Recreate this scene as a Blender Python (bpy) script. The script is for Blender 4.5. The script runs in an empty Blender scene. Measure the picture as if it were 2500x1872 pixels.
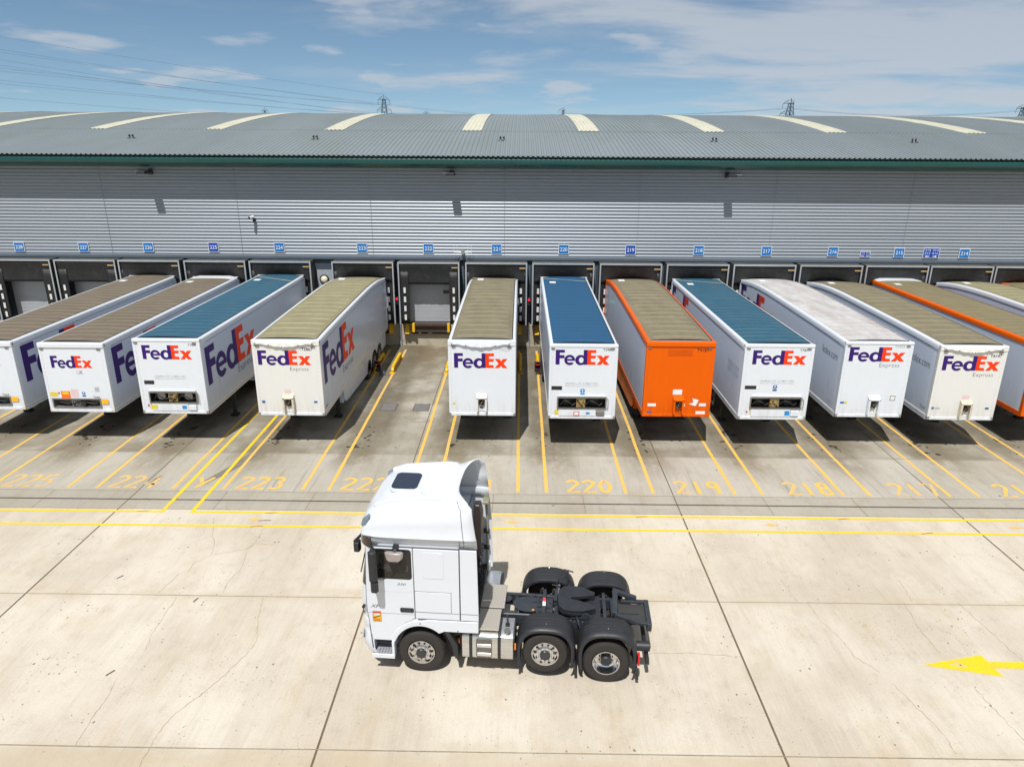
import bpy, bmesh, math, random
from mathutils import Vector, Matrix, Euler
random.seed(7)
R = math.radians
scene = bpy.context.scene
COL = scene.collection

# ------------------------------------------------------------------ camera
cd = bpy.data.cameras.new('camera'); cam = bpy.data.objects.new('camera', cd); COL.objects.link(cam)
cd.sensor_fit = 'HORIZONTAL'; cd.sensor_width = 36.0; cd.lens = 36.0*1747.685/2500.0
cd.clip_start = 0.1; cd.clip_end = 6000
cam.matrix_world = (Matrix.Translation((0, 0, 11.353)) @ Matrix.Rotation(0.0107516, 4, 'Z')
                    @ Matrix.Rotation(math.pi/2-0.32796, 4, 'X') @ Matrix.Rotation(0.00558574, 4, 'Z'))
scene.camera = cam

# ------------------------------------------------------------------ sun, sky, exposure
SUN_TO = Vector((-0.13, -0.53, 1.0)).normalized()
sl = bpy.data.lights.new('sun', 'SUN'); sl.energy = 5.0; sl.angle = R(0.5); sl.color = (1.0, 0.972, 0.93)
so = bpy.data.objects.new('sun', sl); COL.objects.link(so)
so.rotation_euler = (-SUN_TO).to_track_quat('-Z', 'Y').to_euler(); so.location = (0, 0, 60)
w = bpy.data.worlds.new('World'); scene.world = w; w.use_nodes = True
nt = w.node_tree; nt.nodes.clear()
def N(t, **k):
    n = nt.nodes.new(t)
    for a, b in k.items(): setattr(n, a, b)
    return n
def build_world():
    L = nt.links.new
    out = N('ShaderNodeOutputWorld'); bg = N('ShaderNodeBackground'); bg.inputs[1].default_value = 0.05
    tc = N('ShaderNodeTexCoord'); sky = N('ShaderNodeTexSky'); sky.sky_type = 'NISHITA'; sky.sun_disc = False
    sky.sun_elevation = math.asin(SUN_TO.z); sky.sun_rotation = math.atan2(SUN_TO.x, SUN_TO.y)
    sky.air_density = 1.0; sky.dust_density = 0.25; sky.ozone_density = 2.2; sky.altitude = 50
    # deeper blue close to the horizon: look the atmosphere up a little higher
    mp = N('ShaderNodeVectorMath', operation='MULTIPLY_ADD'); mp.inputs[1].default_value = (1, 1, 1.3); mp.inputs[2].default_value = (0, 0, 0.10)
    L(tc.outputs['Generated'], mp.inputs[0]); L(mp.outputs[0], sky.inputs[0])
    sep = N('ShaderNodeSeparateXYZ'); L(tc.outputs['Generated'], sep.inputs[0])
    den = N('ShaderNodeMath', operation='ADD'); den.inputs[1].default_value = 0.10; L(sep.outputs[2], den.inputs[0])
    mx = N('ShaderNodeMath', operation='MAXIMUM'); mx.inputs[1].default_value = 0.02; L(den.outputs[0], mx.inputs[0])
    dx = N('ShaderNodeMath', operation='DIVIDE'); L(sep.outputs[0], dx.inputs[0]); L(mx.outputs[0], dx.inputs[1])
    dy = N('ShaderNodeMath', operation='DIVIDE'); L(sep.outputs[1], dy.inputs[0]); L(mx.outputs[0], dy.inputs[1])
    cb = N('ShaderNodeCombineXYZ'); L(dx.outputs[0], cb.inputs[0]); L(dy.outputs[0], cb.inputs[1])
    def noise(scale, sc, loc, det, rough, dist, rot=0):
        m1 = N('ShaderNodeMapping'); m1.inputs['Scale'].default_value = sc; m1.inputs['Location'].default_value = loc; m1.inputs['Rotation'].default_value = (0, 0, R(rot))
        n1 = N('ShaderNodeTexNoise'); n1.inputs['Scale'].default_value = scale; n1.inputs['Detail'].default_value = det; n1.inputs['Roughness'].default_value = rough; n1.inputs['Distortion'].default_value = dist
        L(cb.outputs[0], m1.inputs[0]); L(m1.outputs[0], n1.inputs['Vector']); return n1.outputs[0]
    def mad(v, k, add):
        n_ = N('ShaderNodeMath', operation='MULTIPLY_ADD'); n_.inputs[1].default_value = k; L(v, n_.inputs[0])
        if isinstance(add, float): n_.inputs[2].default_value = add
        else: L(add, n_.inputs[2])
        return n_.outputs[0]
    def ramp(v, a, b, c):
        q = N('ShaderNodeMapRange', interpolation_type='SMOOTHSTEP'); q.inputs['From Min'].default_value = a; q.inputs['From Max'].default_value = b; q.inputs['To Max'].default_value = c; L(v, q.inputs[0]); return q.outputs[0]
    # a sheet of streaky high cloud, thicker to the east, and small puffs nearer the horizon
    sheet = ramp(mad(sep.outputs[0], .26, mad(sep.outputs[2], .55, noise(.55, (1.0, 1.5, 1), (3.3, 1.9, 0), 8, .56, .35, 8))), .515, .70, .72)
    veil = ramp(mad(sep.outputs[0], .12, noise(.9, (.8, 1.2, 1), (8, 4, 0), 6, .6, .2, -10)), .46, .74, .24)
    puff = ramp(noise(1.15, (1.15, 1.0, 1), (1.7, 6.3, 0), 6, .5, .1), .555, .67, .62)
    m_a = N('ShaderNodeMath', operation='MAXIMUM'); L(sheet, m_a.inputs[0]); L(veil, m_a.inputs[1])
    m_b = N('ShaderNodeMath', operation='MAXIMUM'); L(m_a.outputs[0], m_b.inputs[0]); L(puff, m_b.inputs[1])
    class _o: outputs = [m_b.outputs[0]]
    rp = _o
    # clear air overhead is deeper than the air near the horizon
    gr = N('ShaderNodeMapRange', interpolation_type='SMOOTHSTEP'); gr.inputs['From Min'].default_value = .12; gr.inputs['From Max'].default_value = .42; gr.inputs['To Min'].default_value = 2.15; gr.inputs['To Max'].default_value = .62
    L(sep.outputs[2], gr.inputs[0])
    tint = N('ShaderNodeMix', data_type='RGBA', blend_type='MULTIPLY'); tint.inputs[0].default_value = 1.0
    tint.inputs[7].default_value = (1.0, 1.06, 0.99, 1)
    L(sky.outputs[0], tint.inputs[6])
    sc_ = N('ShaderNodeVectorMath', operation='SCALE'); L(tint.outputs[2], sc_.inputs[0]); L(gr.outputs[0], sc_.inputs['Scale'])
    mix = N('ShaderNodeMix', data_type='RGBA'); mix.inputs[7].default_value = (11.2, 11.9, 12.9, 1)
    L(rp.outputs[0], mix.inputs[0]); L(sc_.outputs[0], mix.inputs[6])
    L(mix.outputs[2], bg.inputs[0]); L(bg.outputs[0], out.inputs[0])
build_world()
scene.view_settings.view_transform = 'Standard'; scene.view_settings.look = 'None'
scene.view_settings.gamma = 1.0; scene.view_settings.exposure = 0.0; scene.view_settings.use_curve_mapping = False

# ------------------------------------------------------------------ mesh helpers
class MB:
    def __init__(s): s.v = []; s.f = []; s.m = []
    def add(s, vs, fs, mi=0):
        o = len(s.v); s.v += [tuple(p) for p in vs]; s.f += [tuple(i+o for i in f) for f in fs]; s.m += [mi]*len(fs); return s
    def box(s, x0, x1, y0, y1, z0, z1, mi=0):
        return s.add([(x0,y0,z0),(x1,y0,z0),(x1,y1,z0),(x0,y1,z0),(x0,y0,z1),(x1,y0,z1),(x1,y1,z1),(x0,y1,z1)],
                     [(0,3,2,1),(4,5,6,7),(0,1,5,4),(1,2,6,5),(2,3,7,6),(3,0,4,7)], mi)
    def prism(s, poly, axis, a, b, mi=0):
        def P(p, t):
            return (t,p[0],p[1]) if axis == 'x' else (p[0],t,p[1]) if axis == 'y' else (p[0],p[1],t)
        n = len(poly)
        return s.add([P(p,a) for p in poly]+[P(p,b) for p in poly],
                     [tuple(range(n))[::-1], tuple(range(n,2*n))]+[(i,(i+1)%n,(i+1)%n+n,i+n) for i in range(n)], mi)
    def bar(s, p0, p1, wd, ht=None, mi=0, up=(0,0,1)):
        ht = ht or wd; p0 = Vector(p0); p1 = Vector(p1); d = (p1-p0).normalized()
        u = Vector(up)
        if abs(d.dot(u)) > .98: u = Vector((1,0,0))
        sx = d.cross(u).normalized()*wd/2; sy = sx.cross(d).normalized()*ht/2
        vs = [p+a*sx+b*sy for p in (p0,p1) for a,b in ((-1,-1),(1,-1),(1,1),(-1,1))]
        return s.add(vs, [(0,1,2,3),(7,6,5,4),(0,4,5,1),(1,5,6,2),(2,6,7,3),(3,7,4,0)], mi)
    def cyl(s, p0, p1, r0, r1=None, n=16, caps=True, mi=0):
        r1 = r0 if r1 is None else r1; p0 = Vector(p0); p1 = Vector(p1); d = (p1-p0).normalized()
        u = Vector((0,0,1)) if abs(d.z) < .95 else Vector((1,0,0))
        a = d.cross(u).normalized(); b = a.cross(d)
        vs = [p+(a*math.cos(t)+b*math.sin(t))*r for p,r in ((p0,r0),(p1,r1)) for t in [2*math.pi*i/n for i in range(n)]]
        fs = [(i,(i+1)%n,(i+1)%n+n,i+n) for i in range(n)]
        if caps: fs += [tuple(range(n))[::-1], tuple(range(n,2*n))]
        return s.add(vs, fs, mi)
    def tube(s, pts, r, n=8, mi=0):
        for i in range(len(pts)-1): s.cyl(pts[i], pts[i+1], r, r, n, True, mi)
        return s
    def loft(s, rings, closed=True, cap0=True, cap1=True, mi=0):
        n = len(rings[0]); vs = [p for r in rings for p in r]; fs = []
        for k in range(len(rings)-1):
            for i in range(n if closed else n-1):
                j = (i+1) % n
                fs.append((k*n+i, k*n+j, (k+1)*n+j, (k+1)*n+i))
        if cap0: fs.append(tuple(range(n))[::-1])
        if cap1: fs.append(tuple(range((len(rings)-1)*n, len(rings)*n)))
        return s.add(vs, fs, mi)
    def lathe(s, prof, c, axis='y', n=40, mi=0, caps=True):
        # prof: (radius, offset along axis); open profile
        rings = []
        for r, t in prof:
            ring = []
            for i in range(n):
                a = 2*math.pi*i/n; u, v = r*math.cos(a), r*math.sin(a)
                ring.append((c[0]+u, c[1]+t, c[2]+v) if axis == 'y' else (c[0]+t, c[1]+u, c[2]+v) if axis == 'x' else (c[0]+u, c[1]+v, c[2]+t))
            rings.append(ring)
        return s.loft(rings, True, caps and prof[0][0] > 1e-4, caps and prof[-1][0] > 1e-4, mi)
    def ribbon(s, pts, wd, z=0.004, mi=0):
        P = [Vector((p[0], p[1])) for p in pts]; n = len(P); vs = []
        for i in range(n):
            d = (P[min(i+1,n-1)]-P[max(i-1,0)]).normalized(); q = Vector((-d.y, d.x))*(wd(i/(n-1)) if callable(wd) else wd)/2
            vs += [(P[i].x+q.x, P[i].y+q.y, z), (P[i].x-q.x, P[i].y-q.y, z)]
        return s.add(vs, [(2*i,2*i+1,2*i+3,2*i+2) for i in range(n-1)], mi)
    def flat(s, shape, o, ux, uy, sx=1, sy=1, mi=0):
        o = Vector(o); ux = Vector(ux); uy = Vector(uy)
        return s.add([o+ux*(p[0]*sx)+uy*(p[1]*sy) for p in shape[0]], shape[1], mi)

def obj(name, mb, mats, parent=None, smooth=None, bevel=None, seg=2, solid=None, normals=True):
    me = bpy.data.meshes.new(name); me.from_pydata(mb.v, [], mb.f)
    mats = mats if isinstance(mats, (list, tuple)) else [mats]
    for m in mats: me.materials.append(m)
    if len(mats) > 1: me.polygons.foreach_set('material_index', mb.m)
    if normals:
        bm = bmesh.new(); bm.from_mesh(me); bmesh.ops.recalc_face_normals(bm, faces=bm.faces); bm.to_mesh(me); bm.free()
    if smooth is not None:
        me.polygons.foreach_set('use_smooth', [True]*len(me.polygons)); me.set_sharp_from_angle(angle=R(smooth))
    me.update()
    o = bpy.data.objects.new(name, me); COL.objects.link(o)
    if parent: o.parent = parent
    if solid:
        md = o.modifiers.new('solid', 'SOLIDIFY'); md.thickness = solid; md.offset = -1
    if bevel:
        md = o.modifiers.new('bevel', 'BEVEL'); md.width = bevel; md.segments = seg; md.limit_method = 'ANGLE'; md.angle_limit = R(35)
        if smooth is None:
            me.polygons.foreach_set('use_smooth', [True]*len(me.polygons)); md.harden_normals = True
    return o
def tag(o, label, cat, group=None):
    o['label'] = label; o['category'] = cat
    if group: o['group'] = group
    return o
def thing(name, label, cat, loc=(0,0,0), rz=0, group=None):
    o = bpy.data.objects.new(name, None); COL.objects.link(o); o.location = loc; o.rotation_euler = (0,0,rz)
    o.empty_display_size = .3
    return tag(o, label, cat, group)
def dup(root, loc=None, label=None):
    def cp(o, par):
        c = o.copy(); COL.objects.link(c); c.parent = par
        for ch in list(o.children): cp(ch, c)
        return c
    r = cp(root, None)
    if loc is not None: r.location = loc
    if label: r['label'] = label
    return r

# ------------------------------------------------------------------ flat outlines: filled shapes and lettering
def _grab(ob):
    COL.objects.link(ob); dg = bpy.context.evaluated_depsgraph_get(); dg.update()
    me = bpy.data.meshes.new_from_object(ob.evaluated_get(dg))
    s = ([(v.co.x, v.co.y) for v in me.vertices], [tuple(p.vertices) for p in me.polygons])
    COL.objects.unlink(ob); bpy.data.objects.remove(ob); bpy.data.meshes.remove(me); return s
def fill(*loops):
    c = bpy.data.curves.new('outline', 'CURVE'); c.dimensions = '2D'; c.fill_mode = 'BOTH'
    for l in loops:
        sp = c.splines.new('POLY'); sp.points.add(len(l)-1); sp.use_cyclic_u = True
        for i, p in enumerate(l): sp.points[i].co = (p[0], p[1], 0, 1)
    return _grab(bpy.data.objects.new('outline', c))
_tx = {}
def text2d(t, off=0.0, shear=0.0, space=1.0):
    k = (t, off, shear, space)
    if k not in _tx:
        c = bpy.data.curves.new('lettering', 'FONT'); c.body = t; c.offset = off; c.shear = shear; c.fill_mode = 'BOTH'; c.resolution_u = 3; c.space_character = space
        v, f = _grab(bpy.data.objects.new('lettering', c))
        xs = [p[0] for p in v]; ys = [p[1] for p in v]; x0, x1, y0, y1 = min(xs), max(xs), min(ys), max(ys)
        _tx[k] = ([((p[0]-x0)/(x1-x0), (p[1]-y0)/(y1-y0)) for p in v], f)
    return _tx[k]
def arc(cx, cy, rx, ry, a0, a1, n=24):
    return [(cx+rx*math.cos(R(a0+(a1-a0)*i/n)), cy+ry*math.sin(R(a0+(a1-a0)*i/n))) for i in range(n+1)]
def rrect(x0, x1, y0, y1, r, n=6):
    return arc(x1-r,y1-r,r,r,0,90,n)+arc(x0+r,y1-r,r,r,90,180,n)+arc(x0+r,y0+r,r,r,180,270,n)+arc(x1-r,y0+r,r,r,270,360,n)
E_OUT = arc(.932,.315,.357,.35,-8,322,40)+arc(.932,.315,.180,.185,308,196,16)+[(.76,.262),(1.285,.262)]
LOGO_P = [fill([(0,0),(0,1),(.60,1),(.60,.81),(.27,.81),(.27,.635),(.585,.635),(.585,.43),(.27,.43),(.27,0)]),
          fill(E_OUT, arc(.932,.385,.165,.115,0,180,14)),
          fill(arc(1.66,.315,.362,.35,0,360,40)[:-1], arc(1.70,.315,.16,.195,0,360,24)[:-1])]
LOGO_D = [([(1.844,0),(2.1,0),(2.1,1),(1.844,1)],[(0,1,2,3)])]
LOGO_O = [fill([(2.1,0),(2.1,1),(2.67,1),(2.67,.80),(2.335,.80),(2.335,.625),(2.67,.625),(2.62,.43),(2.335,.43),(2.335,.2),(2.62,.2),(2.67,0)]),
          ([(2.71,.625),(3.03,.625),(3.145,.47),(3.265,.625),(3.57,.625),(3.30,.31),(3.57,0),(3.25,0),(3.13,.155),(3.01,0),(2.71,0),(2.975,.31)],
           [tuple(range(12))])]
LOGO_O[1] = fill(LOGO_O[1][0])

# ------------------------------------------------------------------ materials
MATS = {}
def srgb(r, g, b):
    f = lambda c: (c/255/12.92) if c/255 <= .04045 else ((c/255+.055)/1.055)**2.4
    return (f(r), f(g), f(b))
def mk(name, col, rough=.5, metal=0.0, var=.06, scale=2.0, bump=0.0, coat=0.0, stretch=(1,1,1), dirt=None, dirt_amt=0, spec=.5, emit=None, rvar=0):
    if name in MATS: return MATS[name]
    m = bpy.data.materials.new(name); m.use_nodes = True; t = m.node_tree; L = t.links.new
    b = t.nodes['Principled BSDF']; b.inputs['Roughness'].default_value = rough; b.inputs['Metallic'].default_value = metal
    b.inputs['Coat Weight'].default_value = coat; b.inputs['Coat Roughness'].default_value = .08; b.inputs['Specular IOR Level'].default_value = spec
    tc = t.nodes.new('ShaderNodeTexCoord'); mp = t.nodes.new('ShaderNodeMapping'); mp.inputs['Scale'].default_value = stretch
    L(tc.outputs['Object'], mp.inputs[0])
    n = t.nodes.new('ShaderNodeTexNoise'); n.inputs['Scale'].default_value = scale; n.inputs['Detail'].default_value = 5; n.inputs['Roughness'].default_value = .6
    L(mp.outputs[0], n.inputs['Vector'])
    r = t.nodes.new('ShaderNodeMapRange'); r.inputs['To Min'].default_value = 1-var; r.inputs['To Max'].default_value = 1+var
    r.inputs['From Min'].default_value = .3; r.inputs['From Max'].default_value = .7; L(n.outputs[0], r.inputs[0])
    mu = t.nodes.new('ShaderNodeVectorMath'); mu.operation = 'SCALE'; mu.inputs[0].default_value = col; L(r.outputs[0], mu.inputs['Scale'])
    c = mu.outputs[0]
    if dirt:
        n2 = t.nodes.new('ShaderNodeTexNoise'); n2.inputs['Scale'].default_value = scale*1.7; n2.inputs['Detail'].default_value = 8; n2.inputs['Roughness'].default_value = .7
        L(mp.outputs[0], n2.inputs['Vector'])
        rr = t.nodes.new('ShaderNodeMapRange'); rr.inputs['From Min'].default_value = .5; rr.inputs['From Max'].default_value = .78; rr.inputs['To Max'].default_value = dirt_amt
        L(n2.outputs[0], rr.inputs[0])
        mx = t.nodes.new('ShaderNodeMix'); mx.data_type = 'RGBA'; mx.inputs[7].default_value = (*dirt, 1); L(rr.outputs[0], mx.inputs[0]); L(c, mx.inputs[6]); c = mx.outputs[2]
    L(c, b.inputs['Base Color'])
    if rvar:
        q = t.nodes.new('ShaderNodeMapRange'); q.inputs['From Min'].default_value = .3; q.inputs['From Max'].default_value = .7
        q.inputs['To Min'].default_value = max(0, rough-rvar); q.inputs['To Max'].default_value = rough+rvar; L(n.outputs[0], q.inputs[0]); L(q.outputs[0], b.inputs['Roughness'])
    if bump:
        bp = t.nodes.new('ShaderNodeBump'); bp.inputs['Strength'].default_value = bump; bp.inputs['Distance'].default_value = .02; L(n.outputs[0], bp.inputs['Height']); L(bp.outputs[0], b.inputs['Normal'])
    if emit: b.inputs['Emission Color'].default_value = (*emit[:3],1); b.inputs['Emission Strength'].default_value = emit[3]
    MATS[name] = m; return m

def tree(m):
    t = m.node_tree
    def n(kind, **kw):
        x = t.nodes.new(kind); ins = kw.pop('ins', {})
        for a, v in kw.items(): setattr(x, a, v)
        for a, v in ins.items():
            if isinstance(v, bpy.types.NodeSocket): t.links.new(v, x.inputs[a])
            else: x.inputs[a].default_value = v
        return x
    return t, n
def concrete(name, base, light, dark, ochre, speck=.5, streak=.10, apron=False):
    m = bpy.data.materials.new(name); m.use_nodes = True; t, n = tree(m); b = t.nodes['Principled BSDF']
    b.inputs['Roughness'].default_value = .88; b.inputs['Specular IOR Level'].default_value = .25
    P = n('ShaderNodeNewGeometry').outputs['Position']
    def noise(sc, loc=(0,0,0), scale=1.0, det=5, rough=.6, dist=0):
        mp = n('ShaderNodeMapping', ins={0: P, 'Scale': sc, 'Location': loc})
        return n('ShaderNodeTexNoise', ins={'Vector': mp.outputs[0], 'Scale': scale, 'Detail': det, 'Roughness': rough, 'Distortion': dist}).outputs[0]
    def rng(v, a, c, lo=0, hi=1, st=True):
        return n('ShaderNodeMapRange', clamp=True, interpolation_type='SMOOTHSTEP' if st else 'LINEAR', ins={0: v, 'From Min': a, 'From Max': c, 'To Min': lo, 'To Max': hi}).outputs[0]
    def mixc(f, a, c, bt='MIX'):
        x = n('ShaderNodeMix', data_type='RGBA', blend_type=bt)
        for i, v in ((0, f), (6, a), (7, c)):
            if isinstance(v, bpy.types.NodeSocket): t.links.new(v, x.inputs[i])
            else: x.inputs[i].default_value = (*v, 1) if isinstance(v, tuple) else v
        return x.outputs[2]
    def M(op, a, c=0.0): return n('ShaderNodeMath', operation=op, ins={0: a, 1: c}).outputs[0]
    sep = n('ShaderNodeSeparateXYZ', ins={0: P}); X, Y = sep.outputs[0], sep.outputs[1]
    big = noise((1, .6, 1), (3, 9, 0), .35, 5)
    c = mixc(rng(big, .32, .68), base, light)
    c = mixc(rng(noise((1,.45,1), (11,2,0), .9, 6, .65), .50, .75, 0, .55), c, ochre)
    c = mixc(rng(noise((2.2,.16,1), (0,0,0), 2.0, 6, .7), .48, .80, 0, .17 if not apron else .30), c, dark)
    # broom strokes left by the float, along y
    st = noise((26,.5,1), (0,0,0), 1.5, 3, .6); c = mixc(1.0, c, n('ShaderNodeCombineColor', ins={0: rng(st,.3,.7,1-streak,1+streak*.6,False), 1: rng(st,.3,.7,1-streak,1+streak*.6,False), 2: rng(st,.3,.7,1-streak,1+streak*.6,False)}).outputs[0], 'MULTIPLY')
    # tone of each slab
    ix = M('FLOOR', M('DIVIDE', M('ADD', X, 3.92), 9.07)); iy = M('FLOOR', M('DIVIDE', M('SUBTRACT', Y, .97 if not apron else 24.93-3.27), 4.97 if not apron else 3.27))
    wn = n('ShaderNodeTexWhiteNoise', noise_dimensions='2D', ins={'Vector': n('ShaderNodeCombineXYZ', ins={0: ix, 1: iy}).outputs[0]}).outputs['Value']
    k = rng(wn, 0, 1, .94, 1.04, False); c = mixc(1.0, c, n('ShaderNodeCombineColor', ins={0: k, 1: k, 2: rng(wn,0,1,.92,1.05,False)}).outputs[0], 'MULTIPLY')
    # grit and pits
    pm = n('ShaderNodeMapping', ins={0: P, 'Scale': (1,.75,1)})
    v = n('ShaderNodeTexVoronoi', ins={'Vector': pm.outputs[0], 'Scale': 9.0, 'Randomness': 1.0})
    gate = rng(noise((1,1,1), (7,1,0), .8, 4), .40, .66)
    sz = n('ShaderNodeSeparateColor', ins={0: v.outputs['Color']}).outputs[0]
    thr = M('MULTIPLY', M('MULTIPLY', M('POWER', sz, 2.2), .27), gate)
    pit = M('LESS_THAN', v.outputs['Distance'], thr)
    c = mixc(M('MULTIPLY', pit, speck), c, dark)
    v2 = n('ShaderNodeTexVoronoi', ins={'Vector': pm.outputs[0], 'Scale': 21.0, 'Randomness': 1.0}); sz2 = n('ShaderNodeSeparateColor', ins={0: v2.outputs['Color']}).outputs[1]
    c = mixc(M('MULTIPLY', M('LESS_THAN', v2.outputs['Distance'], M('MULTIPLY', M('MULTIPLY', M('POWER', sz2, 3.0), .34), rng(noise((1,1,1),(2,6,0),.6,5), .36, .64))), .6), c, dark)
    patch = noise((1,.8,1), (6,6,0), 2.6, 7, .72); c = mixc(rng(patch, .50, .72, 0, .22), c, light); c = mixc(rng(patch, .50, .28, 0, .16), c, dark)
    fine = noise((1,1,1), (0,0,0), 22, 3, .8); c = mixc(1.0, c, n('ShaderNodeCombineColor', ins={0: rng(fine,.3,.7,.93,1.06,False), 1: rng(fine,.3,.7,.93,1.06,False), 2: rng(fine,.3,.7,.92,1.06,False)}).outputs[0], 'MULTIPLY')
    # dusty dirt along the slab joints
    if not apron:
        for y0 in (10.95, 15.88):
            d = M('ABSOLUTE', M('SUBTRACT', Y, y0-.12 if y0 < 12 else y0+.1)); f = M('MULTIPLY', rng(d, .0, .5, .55, 0), rng(noise((.6,2,1),(0,4,0),1.2,4), .35, .7))
            c = mixc(f, c, ochre)
        c = mixc(rng(Y, 10.6, 10.96, .45, 0), c, ochre)
        # long tyre scuffs sweeping in towards the docks
        tm = n('ShaderNodeMapping', ins={0: P, 'Rotation': (0,0,R(24)), 'Scale': (1.6,.10,1)}); tn = n('ShaderNodeTexNoise', ins={'Vector': tm.outputs[0], 'Scale': 1.1, 'Detail': 3, 'Roughness': .5}).outputs[0]
        c = mixc(rng(tn, .58, .72, 0, .07), c, dark)
    else:
        ph = M('ABSOLUTE', M('SUBTRACT', M('FRACT', M('DIVIDE', M('ADD', X, 20.83+400*3.665), 3.665)), .5))   # 0.5 = bay centre -> 0 between
        # brown grime inside each bay in front of and under the trailers
        f = M('MULTIPLY', rng(ph, .12, .42), M('MULTIPLY', rng(Y, 22.6, 24.9), rng(noise((1,.5,1),(2,2,0),1.1,6,.7), .30, .62)))
        c = mixc(M('MULTIPLY', f, .75), c, srgb(108,96,74))
        f = M('MULTIPLY', rng(Y, 24.7, 25.0), rng(noise((.7,.7,1),(5,2,0),.7,5,.6), .30, .65)); c = mixc(M('MULTIPLY', f, .75), c, srgb(112,104,86))
        f = M('MULTIPLY', rng(Y, 32, 39.5), rng(noise((.7,.5,1),(1,8,0),.9,5,.65), .3, .62)); c = mixc(M('MULTIPLY', f, .8), c, srgb(104,90,64))
        # black oil drips near the kingpins
        ov = n('ShaderNodeTexVoronoi', ins={'Vector': n('ShaderNodeMapping', ins={0: P, 'Scale': (1,1.1,1)}).outputs[0], 'Scale': 5.2})
        oz = n('ShaderNodeSeparateColor', ins={0: ov.outputs['Color']}).outputs[1]
        zone = M('MULTIPLY', rng(ph, .30, .44), M('MULTIPLY', rng(Y, 24.9, 25.6), rng(Y, 28.4, 27.0)))
        zone = M('MULTIPLY', zone, rng(noise((1,1,1),(9,3,0),1.6,3), .40, .55))
        zone = M('ADD', zone, M('MULTIPLY', rng(noise((1,1,1),(4,3,0),1.1,2), .58, .70), .45))
        # soaked-in oil below the parked trailers, painted darker to deepen their shade
        f = M('MULTIPLY', rng(ph, .20, .36), M('MULTIPLY', rng(Y, 25.6, 27.6), rng(noise((.8,.4,1),(3,7,0),1.0,5,.7), .25, .6))); c = mixc(M('MULTIPLY', f, .6), c, srgb(92,86,74))
        drip = M('LESS_THAN', M('ADD', ov.outputs['Distance'], M('MULTIPLY', noise((1,1,1),(0,0,0),14,2), .12)), M('MULTIPLY', M('MULTIPLY', M('POWER', oz, 1.2), .78), zone))
        c = mixc(M('MULTIPLY', drip, .9), c, srgb(38,34,30))
        # rubber and streaks dragged out of each bay
        rb = noise((3.0,.10,1), (0,5,0), 1.6, 4, .6); c = mixc(rng(rb, .56, .74, 0, .38), c, srgb(104,98,88))
    t.links.new(c, b.inputs['Base Color'])
    bp = n('ShaderNodeBump', ins={'Strength': .25, 'Distance': .01, 'Height': fine}); t.links.new(bp.outputs[0], b.inputs['Normal'])
    return m
def paint_marking(name, col, wear, under):
    m = bpy.data.materials.new(name); m.use_nodes = True; t, n = tree(m); b = t.nodes['Principled BSDF']; b.inputs['Roughness'].default_value = .75
    b.inputs['Specular IOR Level'].default_value = .3
    P = n('ShaderNodeNewGeometry').outputs['Position']
    a = n('ShaderNodeTexNoise', ins={'Vector': P, 'Scale': 1.3, 'Detail': 8, 'Roughness': .75}).outputs[0]
    r = n('ShaderNodeMapRange', ins={0: a, 'From Min': .5-wear*.22, 'From Max': .95-wear*.3, 'To Max': .75}).outputs[0]
    x = n('ShaderNodeMix', data_type='RGBA', ins={0: r, 6: (*col,1), 7: (*under,1)}); 
    f = n('ShaderNodeTexNoise', ins={'Vector': P, 'Scale': 16, 'Detail': 4, 'Roughness': .7}).outputs[0]
    k = n('ShaderNodeMapRange', ins={0: f, 'From Min': .3, 'From Max': .7, 'To Min': .86, 'To Max': 1.06}).outputs[0]
    y = n('ShaderNodeVectorMath', operation='SCALE', ins={0: x.outputs[2], 'Scale': k}); t.links.new(y.outputs[0], b.inputs['Base Color']); return m

YARD = concrete('yard_concrete', srgb(180,170,155), srgb(198,190,176), srgb(112,102,88), srgb(176,160,134), .85, .055)
STRIP = concrete('drain_strip_concrete', srgb(156,150,138), srgb(166,160,149), srgb(104,96,86), srgb(150,138,118), .5, .05)
APRON = concrete('apron_concrete', srgb(160,154,142), srgb(172,167,157), srgb(108,101,90), srgb(156,143,118), .5, .07, True)
FARG = mk('far_ground', srgb(96,104,84), .95, 0, .2, .05)
JOINT = mk('joint_sealant', srgb(98,86,66), .8, 0, .15, 3); HAIR = mk('joint_hairline', srgb(132,122,104), .9, 0, .2, 6)
SLOT = mk('drain_slot', srgb(62,50,42), .8, .2, .2, 5)
CRACK = mk('crack_dirt', srgb(160,142,114), .9, 0, .2, 6)
YEL_OLD = paint_marking('old_yellow_paint', srgb(230,180,66), .6, srgb(170,160,138))
YEL_FADE = paint_marking('faded_yellow_paint', srgb(226,180,76), 1.0, srgb(168,158,138))
YEL_NEW = paint_marking('new_yellow_paint', srgb(232,192,28), .25, srgb(190,160,90))
SCUFF = mk('rubber_scuff', srgb(92,86,70), .9, 0, .25, 9)

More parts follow.
